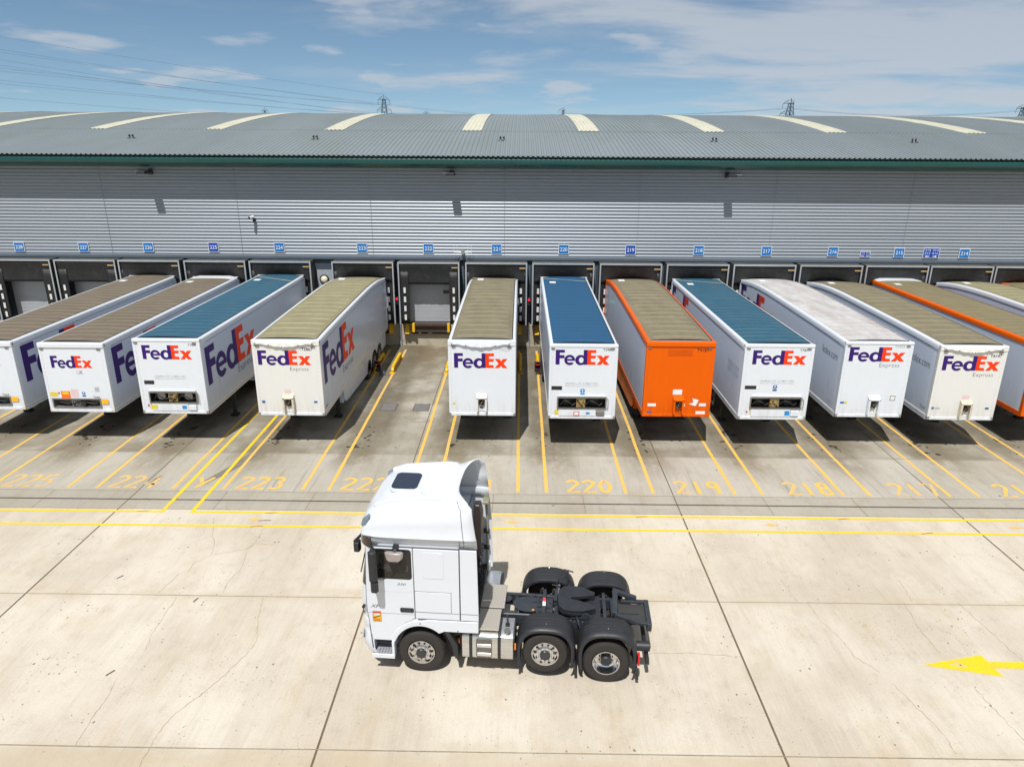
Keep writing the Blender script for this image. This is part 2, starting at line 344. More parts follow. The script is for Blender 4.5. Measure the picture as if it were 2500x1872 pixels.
def white_body(name, col, tint=(178,172,160), amt=.5):
    m = bpy.data.materials.new(name); m.use_nodes = True; t, n = tree(m); b = t.nodes['Principled BSDF']
    b.inputs['Roughness'].default_value = .32; b.inputs['Coat Weight'].default_value = .25 if col[2] > .3 else 0; b.inputs['Specular IOR Level'].default_value = .5 if col[2] > .3 else .15; b.inputs['Coat Roughness'].default_value = .1
    O = n('ShaderNodeTexCoord').outputs['Object']; sp = n('ShaderNodeSeparateXYZ', ins={0: O})
    a = n('ShaderNodeTexNoise', ins={'Vector': n('ShaderNodeMapping', ins={0: O, 'Scale': (2.5,2.5,.35)}).outputs[0], 'Scale': 2.2, 'Detail': 8, 'Roughness': .7}).outputs[0]
    low = n('ShaderNodeMapRange', interpolation_type='SMOOTHSTEP', ins={0: sp.outputs[2], 'From Min': 1.3, 'From Max': 2.3, 'To Min': 1.0, 'To Max': .18}).outputs[0]
    st = n('ShaderNodeMapRange', ins={0: a, 'From Min': .42, 'From Max': .82, 'To Max': amt}).outputs[0]
    f = n('ShaderNodeMath', operation='MULTIPLY', ins={0: low, 1: st}).outputs[0]
    a2 = n('ShaderNodeTexNoise', ins={'Vector': O, 'Scale': 14, 'Detail': 3, 'Roughness': .8}).outputs[0]
    s2 = n('ShaderNodeMapRange', ins={0: a2, 'From Min': .66, 'From Max': .74, 'To Max': .35*amt}).outputs[0]
    f = n('ShaderNodeMath', operation='ADD', use_clamp=True, ins={0: f, 1: s2}).outputs[0]
    x = n('ShaderNodeMix', data_type='RGBA', ins={0: f, 6: (*col,1), 7: (*srgb(*tint),1)}); t.links.new(x.outputs[2], b.inputs['Base Color']); 
    r = n('ShaderNodeMapRange', ins={0: a, 'From Min': .3, 'From Max': .7, 'To Min': .24, 'To Max': .42}).outputs[0]; t.links.new(r, b.inputs['Roughness'])
    MATS[name] = m; return m
WHITE = white_body('trailer_white', (.66,.70,.755), amt=.65); CREAM = white_body('trailer_cream', (.68,.68,.66), amt=.75); ORANGE = white_body('trailer_orange', (.72,.108,.0), (110,46,20), .6)
WHITE_SHADED = white_body('trailer_white_shaded', (.57,.63,.73), (150,146,146), .4)  # trailer white made darker and bluer, side shade put into the colour
TRUCKW = mk('truck_white', (.64,.675,.73), .25, 0, .02, 1.2, coat=.6)
PURPLE = mk('logo_purple', srgb(52,22,104), .45, 0, .06, 4, spec=.25); LORANGE = mk('logo_orange', (.82,.045,.001), .45, 0, .05, 4, spec=.25)
INK = mk('ink_grey', srgb(70,72,76), .5); INKM = mk('ink_mid', srgb(104,106,110), .5); INKL = mk('ink_pale', srgb(170,172,176), .5); BLACKINK = mk('ink_black', srgb(34,32,34), .5)
BLUEST = mk('sticker_blue', srgb(40,92,160), .4, 0, .25, 20); BLUEB = mk('sticker_cyan', srgb(30,132,196), .4); YELST = mk('sticker_yellow', srgb(214,190,40), .5, 0, .15, 20)
AMBER = mk('tag_amber', srgb(238,176,20), .5); ORST = mk('tag_orange', srgb(238,112,20), .5); REDST = mk('sticker_red', srgb(196,60,66), .5); PINK = mk('sticker_pink', srgb(214,188,190), .6)
PAPER = mk('sticker_white', (.72,.72,.72), .5)
DARK = mk('dark_recess', srgb(34,33,33), .7, 0, .3, 6); STEEL = mk('dull_steel', srgb(128,126,122), .5, .4, .12, 5, dirt=srgb(96,74,54), dirt_amt=.5); ZINC = mk('zinc', srgb(158,160,160), .4, .6, .08, 4)
RUSTY = mk('rusty_cream', srgb(204,196,176), .5, 0, .1, 5, dirt=srgb(150,98,44), dirt_amt=.9)
RUSTW = mk('rusty_white', (.66,.66,.64), .45, 0, .04, 5, dirt=srgb(150,98,44), dirt_amt=.35); BRASS = mk('brass_fitting', srgb(176,150,92), .45, .5, .2, 9); RUBBER = mk('tyre_rubber', srgb(46,42,39), .85, 0, .12, 5, bump=.2); BLACKP = mk('black_plastic', srgb(38,40,44), .5, 0, .1, 4, bump=.1, rvar=.08)
CHASS = mk('chassis_paint', srgb(46,52,60), .45, 0, .12, 4, dirt=srgb(86,80,74), dirt_amt=.5); GREASE = mk('greasy_steel', srgb(44,47,54), .42, .2, .15, 5, dirt=srgb(74,66,58), dirt_amt=.6)
CHROME = mk('polished_rim', (.75,.75,.76), .12, 1.0, .04, 4); ALU = mk('brushed_alu', (.62,.62,.61), .3, .9, .10, 3, stretch=(1,1,12), rvar=.06)
ALUP = mk('polished_alu', (.72,.74,.77), .22, .9, .06, 2); GLASS = mk('dark_glass', srgb(30,31,29), .06, 0, .1, 2, spec=.6)

def roof_mat(name, col, line, pitch, lw, dirtc, dirt_amt, off=.0, side=.95, lstr=.6):
    m = bpy.data.materials.new(name); m.use_nodes = True; t, n = tree(m); b = t.nodes['Principled BSDF']; b.inputs['Roughness'].default_value = .55
    O = n('ShaderNodeTexCoord').outputs['Object']; sp = n('ShaderNodeSeparateXYZ', ins={0: O})
    def M(op, a, c=0.0): return n('ShaderNodeMath', operation=op, ins={0: a, 1: c}).outputs[0]
    fr = M('ABSOLUTE', M('SUBTRACT', M('FRACT', M('DIVIDE', M('ADD', sp.outputs[1], off), pitch)), .5))
    l = n('ShaderNodeMapRange', interpolation_type='SMOOTHSTEP', ins={0: fr, 'From Min': .5-lw*1.6, 'From Max': .5-lw*.2, 'To Max': lstr}).outputs[0]
    ed = M('LESS_THAN', M('ABSOLUTE', sp.outputs[0]), side); l = M('MULTIPLY', l, ed)
    wob = n('ShaderNodeTexNoise', ins={'Vector': n('ShaderNodeMapping', ins={0: O, 'Scale': (.9,.35,1)}).outputs[0], 'Scale': 1.6, 'Detail': 8, 'Roughness': .68}).outputs[0]
    d = n('ShaderNodeMapRange', ins={0: wob, 'From Min': .38, 'From Max': .74, 'To Max': dirt_amt}).outputs[0]
    fade = n('ShaderNodeTexNoise', ins={'Vector': n('ShaderNodeMapping', ins={0: O, 'Scale': (.6,1.6,1)}).outputs[0], 'Scale': 1.5, 'Detail': 4}).outputs[0]
    l = M('MULTIPLY', l, n('ShaderNodeMapRange', ins={0: fade, 'From Min': .35, 'From Max': .6, 'To Min': .35}).outputs[0])
    x = n('ShaderNodeMix', data_type='RGBA', ins={0: d, 6: (*col,1), 7: (*dirtc,1)}); y = n('ShaderNodeMix', data_type='RGBA', ins={0: l, 6: x.outputs[2], 7: (*line,1)})
    fn = n('ShaderNodeTexNoise', ins={'Vector': n('ShaderNodeMapping', ins={0: O, 'Scale': (1,3,1)}).outputs[0], 'Scale': 9, 'Detail': 5, 'Roughness': .7}).outputs[0]
    k = n('ShaderNodeMapRange', ins={0: fn, 'From Min': .3, 'From Max': .7, 'To Min': .86, 'To Max': 1.12}).outputs[0]
    z = n('ShaderNodeVectorMath', operation='SCALE', ins={0: y.outputs[2], 'Scale': k}); t.links.new(z.outputs[0], b.inputs['Base Color']); MATS[name] = m; return m
RF_KHAKI = roof_mat('roof_khaki', srgb(138,132,103), srgb(172,165,128), .72, .10, srgb(116,108,80), .6, lstr=.8)
RF_KHAKI2 = roof_mat('roof_khaki_brown', srgb(124,116,93), srgb(152,142,108), .72, .10, srgb(98,90,74), .7, .2, lstr=.75)
RF_BROWN = roof_mat('roof_brown', srgb(108,98,84), srgb(136,124,102), .56, .14, srgb(86,78,66), .6, .1, 1.4, .8)
RF_BROWN2 = roof_mat('roof_olive', srgb(122,112,84), srgb(146,136,98), .56, .14, srgb(100,90,66), .5, .3, 1.4, .6)
RF_BLUE = roof_mat('roof_blue', srgb(32,78,102), srgb(54,132,158), .55, .045, srgb(60,86,96), .7, .0, 1.4, 1.0)
RF_BLUE2 = roof_mat('roof_deep_blue', srgb(22,76,112), srgb(32,96,136), .55, .06, srgb(26,72,108), .6, .1, 1.4, .6)
RF_WHITE = roof_mat('roof_dirty_white', srgb(188,188,187), srgb(214,214,212), .56, .05, srgb(146,130,124), .8, .0, 1.4, .6)

# ------------------------------------------------------------------ ground (one sheet) and its markings
def build_ground():
    g = MB(); xs = [-2500,-90,90,2500]; ys = [-2500,-40,20.47,21.72,40.4,2500]
    idx = {}
    for j, y in enumerate(ys):
        for i, x in enumerate(xs): idx[i,j] = len(g.v); g.v.append((x,y,0))
    for j in range(5):
        for i in range(3):
            g.f.append((idx[i,j],idx[i+1,j],idx[i+1,j+1],idx[i,j+1])); g.m.append(3 if i != 1 or j in (0,4) else (0,0,1,2)[j])
    o = obj('ground', g, [YARD, STRIP, APRON, FARG]); o['kind'] = 'structure'
    JX = [-22.0,-12.93,-3.91,5.24,14.2,23.3,-31.1,32.4]
    def part(nm, mb, mt): return obj(nm, mb, mt, o, normals=False)
    m = MB()
    for x in JX: m.ribbon([(x,-20),(x,20.47)], .045, .004)
    part('expansion_joint', m, JOINT)
    m = MB()
    for x in JX: m.ribbon([(x,20.47),(x,40.1)], .035, .004)
    part('expansion_joint', m, JOINT)
    m = MB()
    for y in (0.9,5.98,10.95,15.88,24.93,28.18,31.45,34.82,38.2):
        pts = [(-80+i*2, y+random.uniform(-.012,.012)) for i in range(81)]; m.ribbon(pts, lambda t: .018+.010*random.random(), .0045)
    for y in (20.47,21.72):
        m.ribbon([(-80,y),(80,y)], .022, .0045)
    for x in (-15.77,-9.87,-6.88,-.84,2.17,8.21,11.2,-18.8,-25,-28,17.3,20.3,26.3):
        m.ribbon([(x,20.49),(x,21.7)], .026, .0045)
    part('slab_joint', m, HAIR)
    part('drain_slot', MB().ribbon([(-80,21.09),(80,21.12)], .06, .005), SLOT)
    # cracks
    CR = [[(-9.59,19.9),(-9.24,18.9),(-8.99,18.44),(-8.82,17.81),(-9.15,17.38),(-9.11,16.96)],[(-8.82,17.81),(-7.92,18.14),(-7.79,18.46),(-7.17,18.38)],
          [(-7.82,19.43),(-7.79,18.46),(-7.92,18.14),(-7.75,17.49),(-7.73,16.99),(-7.83,16.5),(-7.75,15.94)],[(-8.87,12.81),(-8.76,12.21),(-8.78,11.74),(-8.7,10.99)],
          [(-6.53,12.98),(-6.81,12.34),(-7.11,11.82),(-7.2,11.48),(-7.22,11.01),(-7.15,10.2)],[(-6.63,15.82),(-6.46,14.89),(-6.22,14.15),(-6.25,13.79),(-6.53,12.98)],
          [(-9.32,16.86),(-9.47,15.98)],[(-8.9,15.81),(-8.85,14.53),(-8.7,13.74)],[(7.22,16.93),(7.31,15.94)],
          [(7.56,15.9),(7.59,15.18),(7.81,14.48),(7.88,13.83),(8.21,13.34)],[(10.43,17.0),(10.32,16.0)],[(10.07,15.93),(9.91,14.94),(9.94,14.0)],
          [(11.49,15.98),(11.56,15.26),(11.62,14.69),(11.7,13.71)],[(8.33,13.0),(8.5,12.24),(8.65,11.78),(8.65,11.06)],[(10.08,12.86),(10.12,12.21),(10.2,11.43)],
          [(3.11,13.87),(4.15,13.89),(5.2,13.79)]]
    rc = random.Random(3)
    for pl in CR:
        pts = []
        for a, b in zip(pl, pl[1:]):
            L = math.hypot(b[0]-a[0], b[1]-a[1]); k = max(2, int(L/.09))
            for i in range(k): t = i/k; pts.append((a[0]+(b[0]-a[0])*t+rc.uniform(-.022,.022), a[1]+(b[1]-a[1])*t+rc.uniform(-.018,.018)))
        pts.append(pl[-1]); part('surface_crack', MB().ribbon(pts, lambda t: .004+.014*rc.random(), .0035), CRACK)
    # bay lines
    old = [-25.9,-23.2,-22.2,-19.45,-18.1,-15.45,-14.45,-11.82,-10.09,-7.37,-6.47,-3.75,-2.76,-.02,.96,3.66,4.59,7.36,8.3,11.02,11.94,14.63,15.6,18.3,19.3,22.0,22.95,25.65]
    for x in old: part('bay_line', MB().ribbon([(x+random.uniform(-.008,.008), 21.87+i*1.08) for i in range(17)], .115, .0042), YEL_OLD)
    part('walkway_line', MB().ribbon([(-11.43,20.36),(-11.42,39.9)], .12, .0052), YEL_NEW)
    part('walkway_line', MB().ribbon([(-10.46,20.36),(-10.5,39.9)], .12, .0052), YEL_NEW)
    for a, b, y in ((-60,-11.37,20.30),(-10.52,60,20.30),(-60,60,19.45)):
        part('lane_line', MB().ribbon([(a,y),(b,y)], .115, .0048), YEL_NEW)
    # painted bay numbers, drawn as brush strokes
    S = {'0': [arc(.2,.5,.16,.42,90,450,24)], '1': [[(.2,.92),(.2,.02)]], '2': [arc(.2,.72,.17,.2,165,-25,12)+[(.02,.06),(.42,.06)]],
         '3': [arc(.19,.73,.16,.19,150,-80,12), arc(.19,.29,.18,.23,80,-150,12)], '4': [[(.3,.02),(.3,.95),(.02,.33),(.45,.33)]],
         '5': [[(.42,.92),(.08,.92),(.05,.54)]+arc(.2,.32,.18,.25,110,-150,14)], '6': [arc(.2,.28,.16,.24,0,360,18), [(.05,.36),(.14,.7),(.34,.94)]],
         '7': [[(.02,.92),(.42,.92),(.2,.02)]], '8': [arc(.2,.71,.14,.19,0,360,18), arc(.2,.27,.17,.24,0,360,18)], '9': [arc(.2,.7,.15,.2,0,360,18), [(.35,.72),(.3,.02)]],
         'Y': [[(.0,.9),(.18,.45)],[(.45,.9),(.1,0)]]}
    def number(t, x0, adv=.56, y0=21.88, h=1.0, mt=YEL_OLD):
        m = MB(); z = .0046
        for k, ch in enumerate(t):
            for st in S[ch]:
                m.ribbon([(x0+k*adv+p[0]*1.05, y0+p[1]*h) for p in st], .13, z); z += .0003
        part('bay_number', m, mt)
    for t, x in (('226',-21.7),('225',-17.8),('224',-14.1),('223',-9.72),('222',-6.1),('221',-2.35),('220',1.67),('219',5.42),('218',9.22),('217',12.86),('216',16.5),('215',20.2)):
        number(t, x, mt=YEL_FADE if t in ('226','225','224','217','215') else YEL_OLD)
    number('Y', -11.2, y0=21.95, h=.9)
    # arrows
    sh = fill([(9.3,13.59),(10.86,13.96),(10.89,13.73),(13.4,13.73),(13.4,13.52),(10.9,13.51),(10.95,13.24)])
    part('direction_arrow', MB().flat(sh, (0,0,.0045), (1,0,0), (0,1,0)), YEL_NEW)
    m = MB(); [m.ribbon(p, .05, .0056) for p in ([(9.95,13.62),(10.12,13.58),(10.2,13.6)],[(10.12,13.72),(10.2,13.60),(10.28,13.55)])]; part('arrow_scuff', m, YARD)
    for x0, d in ((-8.55,1),(-.4,-1),(7.65,1),(15.3,-1)):
        sh = fill([(0,0),(.2,.05),(.18,.12),(.48,.02),(.2,-.1),(.2,-.04)])
        part('direction_arrow', MB().flat(sh, (x0 if d > 0 else x0+.45,19.86,.0045), (d,0,0), (0,1,0)), YEL_OLD)
    m = MB()
    for x, y in ((-12.1,20.31),(-7.94,20.28),(-8.12,19.44),(-8.0,19.8),(-17,19.45),(3.9,20.29),(10.3,20.29),(12.5,19.45)):
        for k in range(3): m.ribbon([(x+k*.05-.15,y-.03+.01*k),(x+k*.07+.1,y+.02)], .03, .0060+.0002*k)
    for a, b in (((-8.38,15.6),(-8.33,15.78)),((-9.16,12.9),(-9.05,13.08)),((-10.9,16.6),(-10.8,16.75)),((1.1,20.95),(1.2,21.0))):
        m.ribbon([a,b], .045, .0050)
    part('rubber_scuff', m, SCUFF)
    part('skid_mark', MB().ribbon([(-10.95,22.3),(-10.55,23.2),(-10.05,24.7)], lambda t: .22+.25*t, .0038), mk('skid_tint', srgb(116,110,100), .9, 0, .12, 3))
    m = MB(); m.ribbon([(8.72,21.45),(8.62,21.55)], .03, .006); part('red_scrap', m, REDST)
    return o
GROUND = build_ground()

# ------------------------------------------------------------------ warehouse
WX = 76
def corr_wall():
    # horizontal sinusoidal-trapezoid sheeting: pitch .178, pan, then a rib
    m = MB(); z = 5.12; pts = []; p = .178
    while z < 10.25:
        pts += [(0,z),(0,z+p*.44),(-.028,z+p*.60),(-.030,z+p*.68),(-.0,z+p*.97)]; z += p
    vs = []; n = len(pts)
    xs = [-WX+i*8 for i in range(int(2*WX/8)+1)]
    for x in xs: vs += [(x, 40.15+a, b) for a, b in pts]
    m.add(vs, [(k*n+i,(k+1)*n+i,(k+1)*n+i+1,k*n+i+1) for k in range(len(xs)-1) for i in range(n-1)]); return m
def roof_z(y): return 13.42-.003046*(y-70)**2
CLAD = mk('silver_cladding', srgb(143,150,158), .45, .15, .05, .5, stretch=(.3,1,3), rvar=.05)
ROOFM = mk('roof_sheet', srgb(116,126,130), .6, .0, .08, .25, stretch=(1,.15,1), dirt=srgb(106,114,104), dirt_amt=.5)
SKYL = mk('rooflight_sheet', srgb(192,190,172), .6, 0, .08, 1.0, dirt=srgb(150,148,122), dirt_amt=.6); GREEN = mk('gutter_green', srgb(16,68,64), .28, 0, .12, 1.2, coat=.3); SLATE = mk('slate_panel', srgb(86,100,112), .5, .1, .08, .6)
PLINTH = mk('plinth_concrete', srgb(172,164,146), .85, 0, .1, 2, dirt=srgb(120,104,76), dirt_amt=.6); CURT = mk('curtain_black', srgb(31,31,32), .6, 0, .25, 1.5, bump=.3, dirt=srgb(76,76,78), dirt_amt=.4)
FRAMEM = mk('shelter_trim', srgb(184,192,198), .35, .5, .06, 3); DOORM = mk('door_grey', srgb(172,176,182), .45, .2, .04, 1); LIP = mk('leveller_steel', srgb(78,64,58), .6, .2, .15, 4)
SAFE = mk('safety_yellow', srgb(232,182,14), .45, 0, .1, 4, dirt=srgb(120,92,30), dirt_amt=.4); MARKW = mk('marker_white', (.68,.68,.68), .5)
LGREY = mk('light_grey_panel', srgb(158,164,170), .5, .1, .06, 1); SHTOP = mk('shelter_top', srgb(74,71,68), .8, 0, .2, 2)
BAYS = {228:-27.78,227:-24.16,226:-20.586,225:-16.919,224:-13.299,223:-8.72,222:-5.074,221:-1.329,220:2.368,219:6.081,218:9.76,217:13.417,216:17.055,215:20.656,214:24.182,213:27.71,212:31.3}
def build_warehouse():
    wh = thing('warehouse', 'long silver ribbed warehouse with curved grey roof behind the row of trailers', 'warehouse', (0,40,0))
    def part(nm, mb, mt, **k):
        mb.v = [(x, y-40, z) for x, y, z in mb.v]; return obj(nm, mb, mt, wh, **k)
    def sub(nm, mb, mt, par, **k):
        mb.v = [(x, y-40, z) for x, y, z in mb.v]; return obj(nm, mb, mt, par, **k)
    part('cladding', corr_wall(), CLAD, smooth=25, normals=False)
    jm = mk('sheet_joint_grey', srgb(134,141,149), .6)
    for i in range(-10,11):
        part('sheet_joint', MB().box(i*7.33-.9,i*7.33-.885,40.108,40.121,5.14,9.9), jm)
    part('end_wall', MB().box(-WX-.2,-WX,39.9,100.5,0,10.4).box(WX,WX+.2,39.9,100.5,0,10.4).box(-WX,WX,100.3,100.5,0,10.2), SLATE)
    # lower wall: slate panels with a concrete plinth
    m = MB(); m.box(-WX,WX,40.22,40.4,0,5.0); part('dock_wall', m, mk('dark_slate', srgb(60,70,80), .6, 0, .1, .6))
    part('drip_flashing', MB().box(-WX,WX,40.08,40.22,4.98,5.12), SLATE)
    m = MB(); m.box(-WX,WX,40.10,40.215,0,1.28); part('plinth', m, PLINTH)
    m = MB(); m.box(-11.47,-10.5,40.14,40.21,1.3,4.35); part('lamp_panel', m, LGREY)
    # barrel roof with ribs up the slope
    m = MB(); ys = [39.05+i*2.6 for i in range(25)]; p = .26; nx = int(2*WX/p)
    prof = [(0,0),(.10,0),(.13,.05),(.20,.05)]
    row = []
    for i in range(nx):
        for a, h in prof: row.append((-WX+i*p+a, h))
    n = len(row); vs = []
    for y in ys: vs += [(x, y, roof_z(y)+h) for x, h in row]
    m.add(vs, [(k*n+i,k*n+i+1,(k+1)*n+i+1,(k+1)*n+i) for k in range(len(ys)-1) for i in range(n-1)])
    part('roof', m, ROOFM, normals=False)
    # lap joint in the sheets and the dark profile filler at the eave
    m = MB(); vs = []
    for x, h in row: vs += [(x,47.02,roof_z(47)+h+.012),(x,47.16,roof_z(47)+h+.014)]
    m.add(vs, [(2*i,2*i+2,2*i+3,2*i+1) for i in range(n-1)]); part('sheet_lap', m, ROOFM, normals=False)
    part('eave_filler', MB().box(-WX,WX,39.09,39.2,roof_z(39.1)-.05,roof_z(39.1)+.005), DARK)
    for xc in (-41.5,-33.9,-26.4,-19.1,-11.6,-3.1,4.3,12.0,19.45,28.0,35.5,43):
        x0 = -WX+round((xc-.62+WX)/p)*p; m = MB(); ysk = [47.16+i*1.6 for i in range(22)]; rw = []
        for i in range(5):
            for a, h in prof: rw.append((x0+i*p+a, h))
        nn = len(rw); vs = []
        for y in ysk: vs += [(x, y, roof_z(y)+h*.75+.032) for x, h in rw]
        m.add(vs, [(q*nn+i,q*nn+i+1,(q+1)*nn+i+1,(q+1)*nn+i) for q in range(len(ysk)-1) for i in range(nn-1)]); part('rooflight', m, SKYL, normals=False)
    # bullnose gutter
    a = arc(39.42,10.23,.33,.34,60,300,18); sec = [(39.75,10.52)]+a+[(40.2,9.88),(40.2,9.94)]
    rings = [[(x, q[0], q[1]) for q in sec] for x in [-WX+i*19 for i in range(9)]]
    part('gutter', MB().loft(rings), GREEN, smooth=40)
    # dock shelters
    for k, (num, cx) in enumerate(BAYS.items()):
        used = num not in (228, 227, 222, 212); W = 1.71; Yf = 39.4
        m = MB()
        m.box(cx-W,cx+W,Yf-.03,Yf,4.86,4.95).box(cx-W,cx-W+.075,Yf-.03,Yf,1.44,4.86).box(cx+W-.075,cx+W,Yf-.03,Yf,1.44,4.86)
        fr = part('dock_shelter', m, FRAMEM)
        m = MB(); m.box(cx-W+.01,cx+W-.01,Yf,40.22,4.87,4.94).box(cx-W+.01,cx-W+.05,Yf,40.22,1.44,4.87).box(cx+W-.05,cx+W-.01,Yf,40.22,1.44,4.87); sub('shelter_side', m, SHTOP, fr)
        # head curtain: soft, hanging, its lower edge pushed in when a trailer stands there
        nx_, nz = 24, 8; vs = []; rr = random.Random(num)
        for j in range(nz+1):
            for i in range(nx_+1):
                u = i/nx_*2-1; t = j/nz; x = cx+u*(W-.076)
                low = 3.70 if not used else 3.82+.25*(1-u*u)
                z = 4.86+(low-4.86)*t; y = Yf+.02+.05*math.sin(t*3)*(1-.4*u*u)+(.28*t*t*max(0,1-(abs(u)/.75)**4) if used else .07*t)+.012*rr.uniform(-1,1)*t
                vs.append((x,y,z))
        m = MB(); m.add(vs, [(j*(nx_+1)+i,j*(nx_+1)+i+1,(j+1)*(nx_+1)+i+1,(j+1)*(nx_+1)+i) for j in range(nz) for i in range(nx_)])
        sub('head_curtain', m, CURT, fr, smooth=60, solid=.02)
        for s in (-1, 1):
            m = MB(); a, b = cx+s*(W-.076), cx+s*(1.13 if not used else 1.30)
            vs = []; rr = random.Random(num*2+s)
            for j in range(9):
                for i in range(5):
                    vs.append((a+(b-a)*i/4, Yf+.035+.012*rr.uniform(-1,1)+(.02 if i < 4 else 0)+(.10*(i/4)**2 if used else 0), 1.44+(4.4-1.44)*j/8))
            m.add(vs, [(j*5+i,j*5+i+1,(j+1)*5+i+1,(j+1)*5+i) for j in range(8) for i in range(4)]); sub('side_curtain', m, CURT, fr, smooth=60, solid=.02)
            m = MB()
            for z0 in (3.22,2.70,2.18,1.68): sub('guide_marker', MB().box(cx+s*1.37-.06,cx+s*1.37+.06,Yf+.004,Yf+.012,z0,z0+.31), MARKW, fr)
        sub('lift_strap', MB().box(cx+1.28,cx+1.62,Yf-.045,Yf-.035,4.63,4.68), mk('tan_strap', srgb(206,170,110), .6), fr)
        # sectional door with a slot window
        m = MB(); z = 1.42
        while z < 4.0:
            m.box(cx-1.25,cx+1.25,40.165,40.2,z,min(z+.196,4.1)); m.box(cx-1.25,cx+1.25,40.175,40.2,z+.196,z+.21); z += .21
        dr = part('dock_door', m, DOORM)
        m = MB(); m.box(cx+.70,cx+1.12,40.155,40.165,3.05,3.25); sub('door_window', m, GLASS, dr)
        # dock leveller with yellow bumpers
        m = MB(); m.box(cx-1.08,cx+1.08,39.72,40.1,1.24,1.40).box(cx-1.0,cx+1.0,39.86,40.1,.86,1.24)
        lv = part('dock_leveller', m, LIP, bevel=.01)
        sub('leveller_frame', MB().box(cx-1.15,cx+1.15,39.95,40.1,.74,.85), DARK, lv); sub('leveller_label', MB().box(cx-.75,cx-.6,39.94,39.95,.76,.82).box(cx-.2,cx+.02,39.94,39.95,.77,.81), PINK, lv)
        for s in (-1, 1):
            sub('bumper', MB().box(cx+s*1.0-.07,cx+s*1.0+.07,39.66,39.86,.9,1.41), SAFE, lv, bevel=.01)
            q = [(39.95,.78),(40.1,.78),(40.1,1.40),(39.98,1.40),(39.75,.78)]
            sub('toe_guard', MB().prism(q,'x',cx+s*1.36-.14,cx+s*1.36+.08), SAFE, lv)
        if num != 224:
            part('downpipe', MB().box(cx+1.79,cx+1.89,39.98,40.2,0,1.42), LGREY, bevel=.01)
            part('cable_conduit', MB().box(cx+1.80,cx+1.90,40.1,40.22,1.5,4.6), SLATE)
    return wh
build_warehouse()

# ------------------------------------------------------------------ signs and fittings on the warehouse wall
SIGNB = mk('sign_blue', srgb(14,108,178), .35, 0, .04, 3); SIGND = mk('sign_deep_blue', srgb(4,66,160), .35, 0, .04, 3); SIGNW = mk('sign_white', (.74,.75,.76), .4)
WY = 40.085
def bay_sign(num, x, z, m, slant):
    t = thing('bay_number_sign', 'blue square sign reading %d above the dock bays%s' % (num, ', a deeper blue than its neighbours' if m is SIGND else ''), 'sign', (x,WY,z), 0, 'dock number signs on the cladding')
    obj('sign_border', MB().box(-.29,.29,0,.03,-.265,.265), SIGNW, t, bevel=.004)
    obj('sign_panel', MB().box(-.262,.262,-.005,0,-.237,.237), m, t)
    obj('sign_number', MB().flat(text2d(str(num), .006), (-.2,-.009,-.105), (1,0,0), (0,0,1), .4, .21), SIGNW, t, normals=False)
for num, x, z in ((228,-28.09,5.53),(227,-24.46,5.54),(226,-20.81,5.56),(225,-17.15,5.59),(224,-13.46,5.6),(223,-8.83,5.6),(222,-5.13,5.6),(221,-1.33,5.6),(220,2.4,5.6),(219,6.11,5.6),(218,9.89,5.6),(217,13.63,5.59),(216,17.3,5.58),(215,20.95,5.55),(214,24.54,5.53)):
    bay_sign(num, x, z, SIGND if num in (225,219) else SIGNB, 0)
def dir_sign(x, z, wd, ht, l, r, lab):
    t = thing('direction_sign', lab, 'sign', (x,WY,z)); obj('sign_border', MB().box(-wd/2,wd/2,0,.03,-ht/2,ht/2), SIGNW, t)
    obj('sign_panel', MB().box(-wd/2+.025,wd/2-.025,-.005,0,-ht/2+.025,ht/2-.025), SIGND, t)
    m = MB(); cw = wd*.34
    for s, tx in ((-1,l),(1,r)):
        cx = s*wd*.235
        m.flat(text2d(tx,.0), (cx-cw/2,-.009,ht*.17), (1,0,0), (0,0,1), cw, ht*.2)
        m.flat(text2d(tx,.0), (cx+cw/2,-.009,-ht*.12), (-1,0,0), (0,0,1), cw, ht*.2)
        a = fill([(-.5,0),(-.1,.4),(-.1,.13),(.5,.13),(.5,-.13),(-.1,-.13),(-.1,-.4)]); m.flat(a, (cx,-.009,-ht*.32), (-s,0,0), (0,0,1), cw*.8, ht*.3)
    obj('sign_lettering', m, SIGNW, t, normals=False)
dir_sign(19.1, 5.45, .56, .34, '216','215', 'small blue sign with two white arrows between the 216 and 215 signs')
dir_sign(22.72, 5.54, .9, .56, '215','214', 'large blue sign reading 215 214 upright and mirrored with two white arrows')

def floodlight(x, dx, lab):
    t = thing('floodlight', lab, 'light', (x,40.1,9.62), 0, 'floodlights on the wall under the gutter')
    obj('lamp_housing', MB().box(-.22,.22,-1.12,-.62,-.09,.07), BLACKP, t, bevel=.03)
    obj('lamp_glass', MB().box(-.18,.18,-1.08,-.66,-.105,-.09), MARKW, t)
    obj('bracket', MB().bar((0,0,.02),(0,-.7,.0),.07,.07).box(-.12,.12,-.05,0,-.15,.15), BLACKP, t)
    obj('cable_tray', MB().box(min(0,dx),max(0,dx),-.16,-.04,.0,.05), MARKW, t)
floodlight(-20.05,-.75,'black floodlight under the gutter above the 226 bay sign'); floodlight(-3.72,-.5,'black floodlight under the gutter left of the 221 bay sign'); floodlight(11.05,.75,'black floodlight under the gutter above the 218 bay sign')
t = thing('security_camera', 'white security camera on a short arm on the cladding above the 224 and 225 signs', 'camera', (-14.72,40.1,7.2))
obj('camera_body', MB().cyl((-.12,-.55,.05),(.05,-.2,.1),.11,.11,18), MARKW, t, smooth=40); obj('camera_lens', MB().cyl((-.145,-.59,.045),(-.12,-.55,.05),.09,.1,18), BLACKP, t, smooth=40); obj('camera_arm', MB().bar((.03,-.2,.05),(.03,0,-.15),.06).box(-.08,.14,-.06,0,-.3,0), BLACKP, t)
